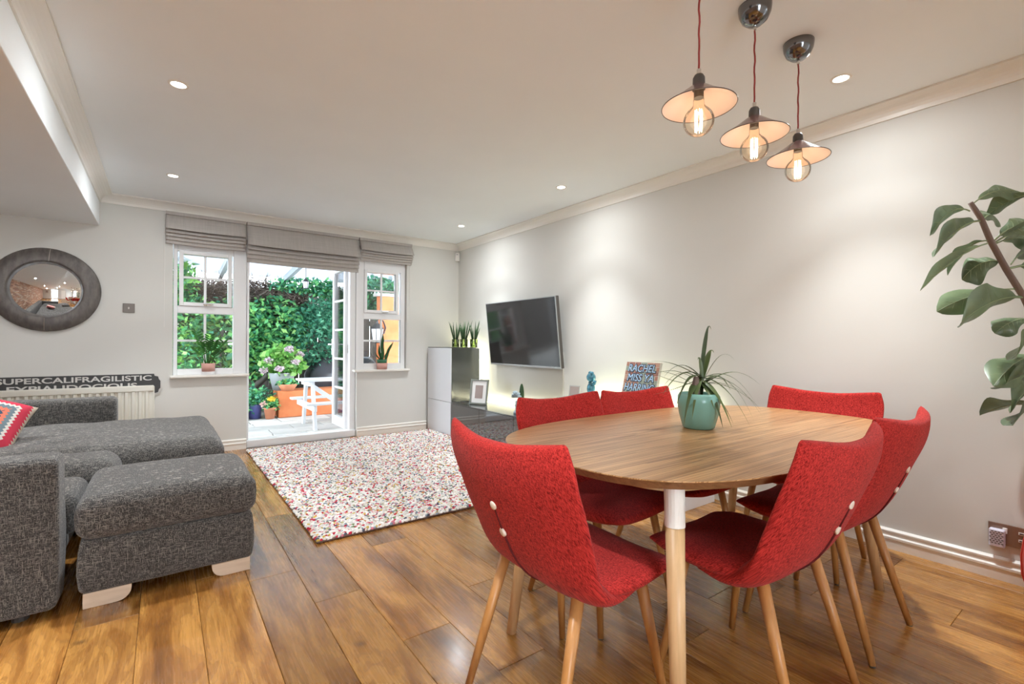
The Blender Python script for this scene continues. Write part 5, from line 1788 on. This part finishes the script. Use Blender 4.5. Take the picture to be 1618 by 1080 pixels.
# white picnic table
pk = empty('picnic_table', (2.25, 6.95, GZ))
px0, px1 = -0.75, 0.75
for j in range(4):
    y_ = -0.245 + j * 0.122
    MB().box(px0, px1, y_, y_ + 0.116, 0.635, 0.66).build('top_plank', 'wpaint', pk, bev=0.004)
for s_ in (-1, 1):
    for j in range(1):
        y_ = s_ * 0.42
        MB().box(px0 - 0.02, px1, y_ - 0.085, y_ + 0.085, 0.345, 0.372).build('seat_plank', 'wpaint', pk, bev=0.004)
for x in (px0 + 0.13, px1 - 0.13):
    for s_ in (-1, 1):
        MB().add(*(lambda w_: ([(x - 0.02, s_ * 0.17 - w_, 0.635), (x + 0.02, s_ * 0.17 - w_, 0.635), (x + 0.02, s_ * 0.17 + w_, 0.635), (x - 0.02, s_ * 0.17 + w_, 0.635),
                                (x - 0.02, s_ * 0.33 - w_, 0.0), (x + 0.02, s_ * 0.33 - w_, 0.0), (x + 0.02, s_ * 0.33 + w_, 0.0), (x - 0.02, s_ * 0.33 + w_, 0.0)],
                               [(0, 1, 2, 3), (7, 6, 5, 4), (0, 4, 5, 1), (1, 5, 6, 2), (2, 6, 7, 3), (3, 7, 4, 0)]))(0.035)).build('leg', 'wpaint', pk, bev=0.003)
    MB().box(x - 0.055, x - 0.021, -0.50, 0.50, 0.265, 0.343).build('seat_bearer', 'wpaint', pk, bev=0.004)
    MB().box(x - 0.055, x - 0.021, -0.235, 0.235, 0.575, 0.634).build('top_bearer', 'wpaint', pk, bev=0.004)
    sg_ = 1 if x < 0 else -1
    MB().add([(x + sg_ * 0.03, -0.025, 0.60), (x + sg_ * 0.03, 0.025, 0.60), (x + sg_ * 0.03, 0.025, 0.53), (x + sg_ * 0.03, -0.025, 0.53),
              (x + sg_ * 0.36, -0.025, 0.36), (x + sg_ * 0.36, 0.025, 0.36), (x + sg_ * 0.36, 0.025, 0.29), (x + sg_ * 0.36, -0.025, 0.29)],
             [(0, 1, 2, 3), (7, 6, 5, 4), (0, 4, 5, 1), (1, 5, 6, 2), (2, 6, 7, 3), (3, 7, 4, 0)]).build('brace', 'wpaint', pk, bev=0.003)
tag(pk, 'small white-painted picnic table with attached benches on the patio', 'picnic table')

# covered barbecue
bq = empty('covered_barbecue', (2.66, 8.80, GZ))
mb = MB()
def bqf(u, v):
    a = v * 2 * math.pi
    pw = 0.35
    cx2, cy2 = math.copysign(abs(math.cos(a)) ** pw, math.cos(a)), math.copysign(abs(math.sin(a)) ** pw, math.sin(a))
    zz = [0.0, 0.45, 0.62, 0.80, 0.90, 0.90][int(min(5, u * 5))] if False else 0.90 * min(1, u * 1.06)
    sx_ = 0.66 if u < 0.62 else 0.66 - 0.25 * ((u - 0.62) / 0.38) ** 1.3
    sy_ = 0.30 if u < 0.62 else 0.30 - 0.12 * ((u - 0.62) / 0.38)
    p = Vector((cx2 * sx_, cy2 * sy_, zz))
    return p + Vector((0.02 * mnoise.noise(p * 5), 0.03 * mnoise.noise(p * 5 + Vector((4, 0, 0))), 0.008 * mnoise.noise(p * 4)))
mb.grid(bqf, 18, 48, True)
mb.F.append(tuple(18 * 48 + j for j in range(48)))
mb.build('cover', 'tarp', bq, smooth=True)
tag(bq, 'barbecue under a black weather cover behind the planter wall', 'barbecue')

# potted hydrangea and bowls
def potted(name, loc, prof, pm, label):
    p = empty(name, loc)
    MB().lathe(prof, 28).build('body', pm, p, smooth=True)
    return tag(p, label, 'pot', 'garden plant pots')
potted('zinc_tub', (1.52, 8.24, GZ + 0.41), [(0.0, 0.0), (0.13, 0.0), (0.19, 0.26), (0.195, 0.275), (0.18, 0.27), (0.0, 0.22)], 'greytub', 'grey tub holding the hydrangea on the orange wall')
hy = empty('hydrangea', (1.52, 8.24, GZ + 0.41 + 0.225))
leaf_cloud('foliage', ellip(850, (0.0, 0, 0.22), (0.31, 0.24, 0.27), 0.35), 0.115, LIME, hy, asp=0.75)
MB().tube([(0, 0, 0), (0.01, 0, 0.2)], [0.02, 0.012], 8).build('stem', 'branch', hy)
for (x, y_, z_) in ((-0.28, -0.14, 0.10), (-0.22, -0.2, 0.24), (0.06, -0.22, 0.42), (0.15, -0.22, 0.22), (-0.08, -0.26, 0.12), (0.24, -0.12, 0.34)):
    leaf_cloud('flower_head', ellip(110, (x, y_, z_), (0.062, 0.05, 0.045), 0.7), 0.03, [(0.66, 0.52, 0.58), (0.74, 0.66, 0.68), (0.58, 0.42, 0.52)], hy, kind=None, asp=0.9)
tag(hy, 'bright green hydrangea with pale pink flower heads in a grey tub', 'plant')
potted('terracotta_bowl', (1.57, 8.06, GZ + 0.41), [(0.0, 0.0), (0.085, 0.0), (0.135, 0.085), (0.14, 0.105), (0.125, 0.10), (0.0, 0.085)], 'terracotta', 'shallow terracotta bowl on the orange wall before the hydrangea')
bw = empty('bowl_plant', (1.57, 8.06, GZ + 0.41 + 0.088))
leaf_cloud('foliage', ellip(260, (0, 0, 0.035), (0.15, 0.13, 0.055), 0.3), 0.05, GREEN + LIME[:2], bw, asp=0.7)
tag(bw, 'low green plant spilling from the terracotta bowl', 'plant')
potted('terracotta_pot', (1.315, 8.02, GZ), [(0.0, 0.0), (0.06, 0.0), (0.083, 0.14), (0.092, 0.142), (0.092, 0.17), (0.08, 0.17), (0.0, 0.15)], 'terracotta', 'small terracotta pot of yellow flowers at the orange wall corner')
yf = empty('yellow_flowers', (1.315, 8.02, GZ + 0.152))
leaf_cloud('foliage', ellip(240, (0, 0, 0.07), (0.15, 0.12, 0.09), 0.3), 0.05, GREEN, yf, asp=0.7)
leaf_cloud('blossom', ellip(60, (0.01, -0.08, 0.15), (0.05, 0.04, 0.035), 0.5), 0.035, [(0.85, 0.62, 0.05), (0.9, 0.7, 0.12)], yf, kind=None, asp=1.0)
leaf_cloud('blossom', ellip(40, (-0.10, -0.08, 0.08), (0.04, 0.03, 0.03), 0.5), 0.03, [(0.75, 0.45, 0.42), (0.8, 0.6, 0.55)], yf, kind=None, asp=1.0)
tag(yf, 'yellow bedding flowers in the small terracotta pot', 'plant')
potted('blue_pot', (1.13, 8.15, GZ), [(0.0, 0.0), (0.08, 0.0), (0.10, 0.20), (0.105, 0.22), (0.095, 0.22), (0.0, 0.2)], 'bluepot', 'cobalt blue glazed pot beside the small terracotta pot')
bpn = empty('blue_pot_plant', (1.13, 8.15, GZ + 0.201))
leaf_cloud('foliage', ellip(420, (0.0, 0, 0.13), (0.26, 0.2, 0.17), 0.3), 0.06, TEAL + GREEN[:3], bpn, asp=0.6)
tag(bpn, 'silvery green plant spilling over the cobalt pot', 'plant')
potted('pale_trough', (0.88, 8.10, GZ), [(0.0, 0.0), (0.13, 0.0), (0.15, 0.12), (0.135, 0.12), (0.0, 0.1)], 'greytub', 'low grey tub at the left edge of the doorway view')
ptr = empty('trough_plant', (0.88, 8.10, GZ + 0.102))
leaf_cloud('foliage', ellip(450, (0.05, 0, 0.14), (0.26, 0.2, 0.17), 0.3), 0.06, TEAL + GREEN[:3], ptr, asp=0.5)
tag(ptr, 'bushy green plant in the low grey tub', 'plant')
# gnarled branch
gb = MB()
gb.tube([(0.0, 0, 0.0), (0.12, 0.0, 0.22), (0.36, 0.02, 0.38), (0.62, 0.0, 0.62), (0.66, 0.0, 0.9)], [0.075, 0.065, 0.055, 0.045, 0.035], 12)
gb.tube([(0.10, 0.0, 0.20), (0.0, 0.03, 0.5), (-0.06, 0.05, 0.9), (0.02, 0.05, 1.35)], [0.055, 0.05, 0.045, 0.035], 12)
gb.tube([(0.36, 0.0, 0.40), (0.22, 0.0, 0.46), (0.1, 0.0, 0.60)], [0.03, 0.026, 0.02], 10)
gbo = gb.build('gnarled_trunk', 'branch', smooth=True, loc=(0.72, 8.45, GZ))
tag(gbo, 'gnarled dark forked trunk at the left of the doorway', 'trunk')

# lanterns
def lantern(name, loc, s, label, bracket=None):
    l_ = empty(name, loc)
    MB().lathe([(0.050 * s, 0), (0.055 * s, 0.008 * s), (0.0, 0.012 * s)], 6).build('base', 'iron', l_)
    MB().lathe([(0.042 * s, 0.010 * s), (0.060 * s, 0.135 * s)], 6, cap0=False, cap1=False).build('glazing', 'lampglass', l_)
    c_ = MB()
    for i in range(6):
        a = 2 * math.pi * i / 6
        c_.tube([(0.043 * s * math.cos(a), 0.043 * s * math.sin(a), 0.01 * s), (0.061 * s * math.cos(a), 0.061 * s * math.sin(a), 0.135 * s)], 0.004 * s, 5)
    c_.build('cage', 'iron', l_)
    MB().lathe([(0.070 * s, 0.135 * s), (0.068 * s, 0.143 * s), (0.03 * s, 0.18 * s), (0.014 * s, 0.19 * s), (0.012 * s, 0.21 * s), (0.0, 0.225 * s)], 6).build('roof', 'iron', l_)
    if bracket:
        MB().tube(bracket, 0.012 if len(bracket) > 2 else 0.004, 8).build('bracket', 'iron', l_, smooth=True)
    return tag(l_, label, 'lantern')
lantern('hanging_lantern', (1.70, 7.5, 1.90), 0.75, 'small lantern hanging under the patio roof', [(0, 0, 0.16), (0, 0, 0.385)])
kids_l = lantern('wall_lantern', (2.83, 7.60, 1.10), 1.7, 'black six-sided wall lantern seen through the right window',
        [(0, 0, 0.37), (0.05, 0.03, 0.42), (0.14, 0.09, 0.36), (0.20, 0.14, 0.26), (0.16, 0.12, 0.16), (0.10, 0.08, 0.16), (0.10, 0.08, 0.21)])
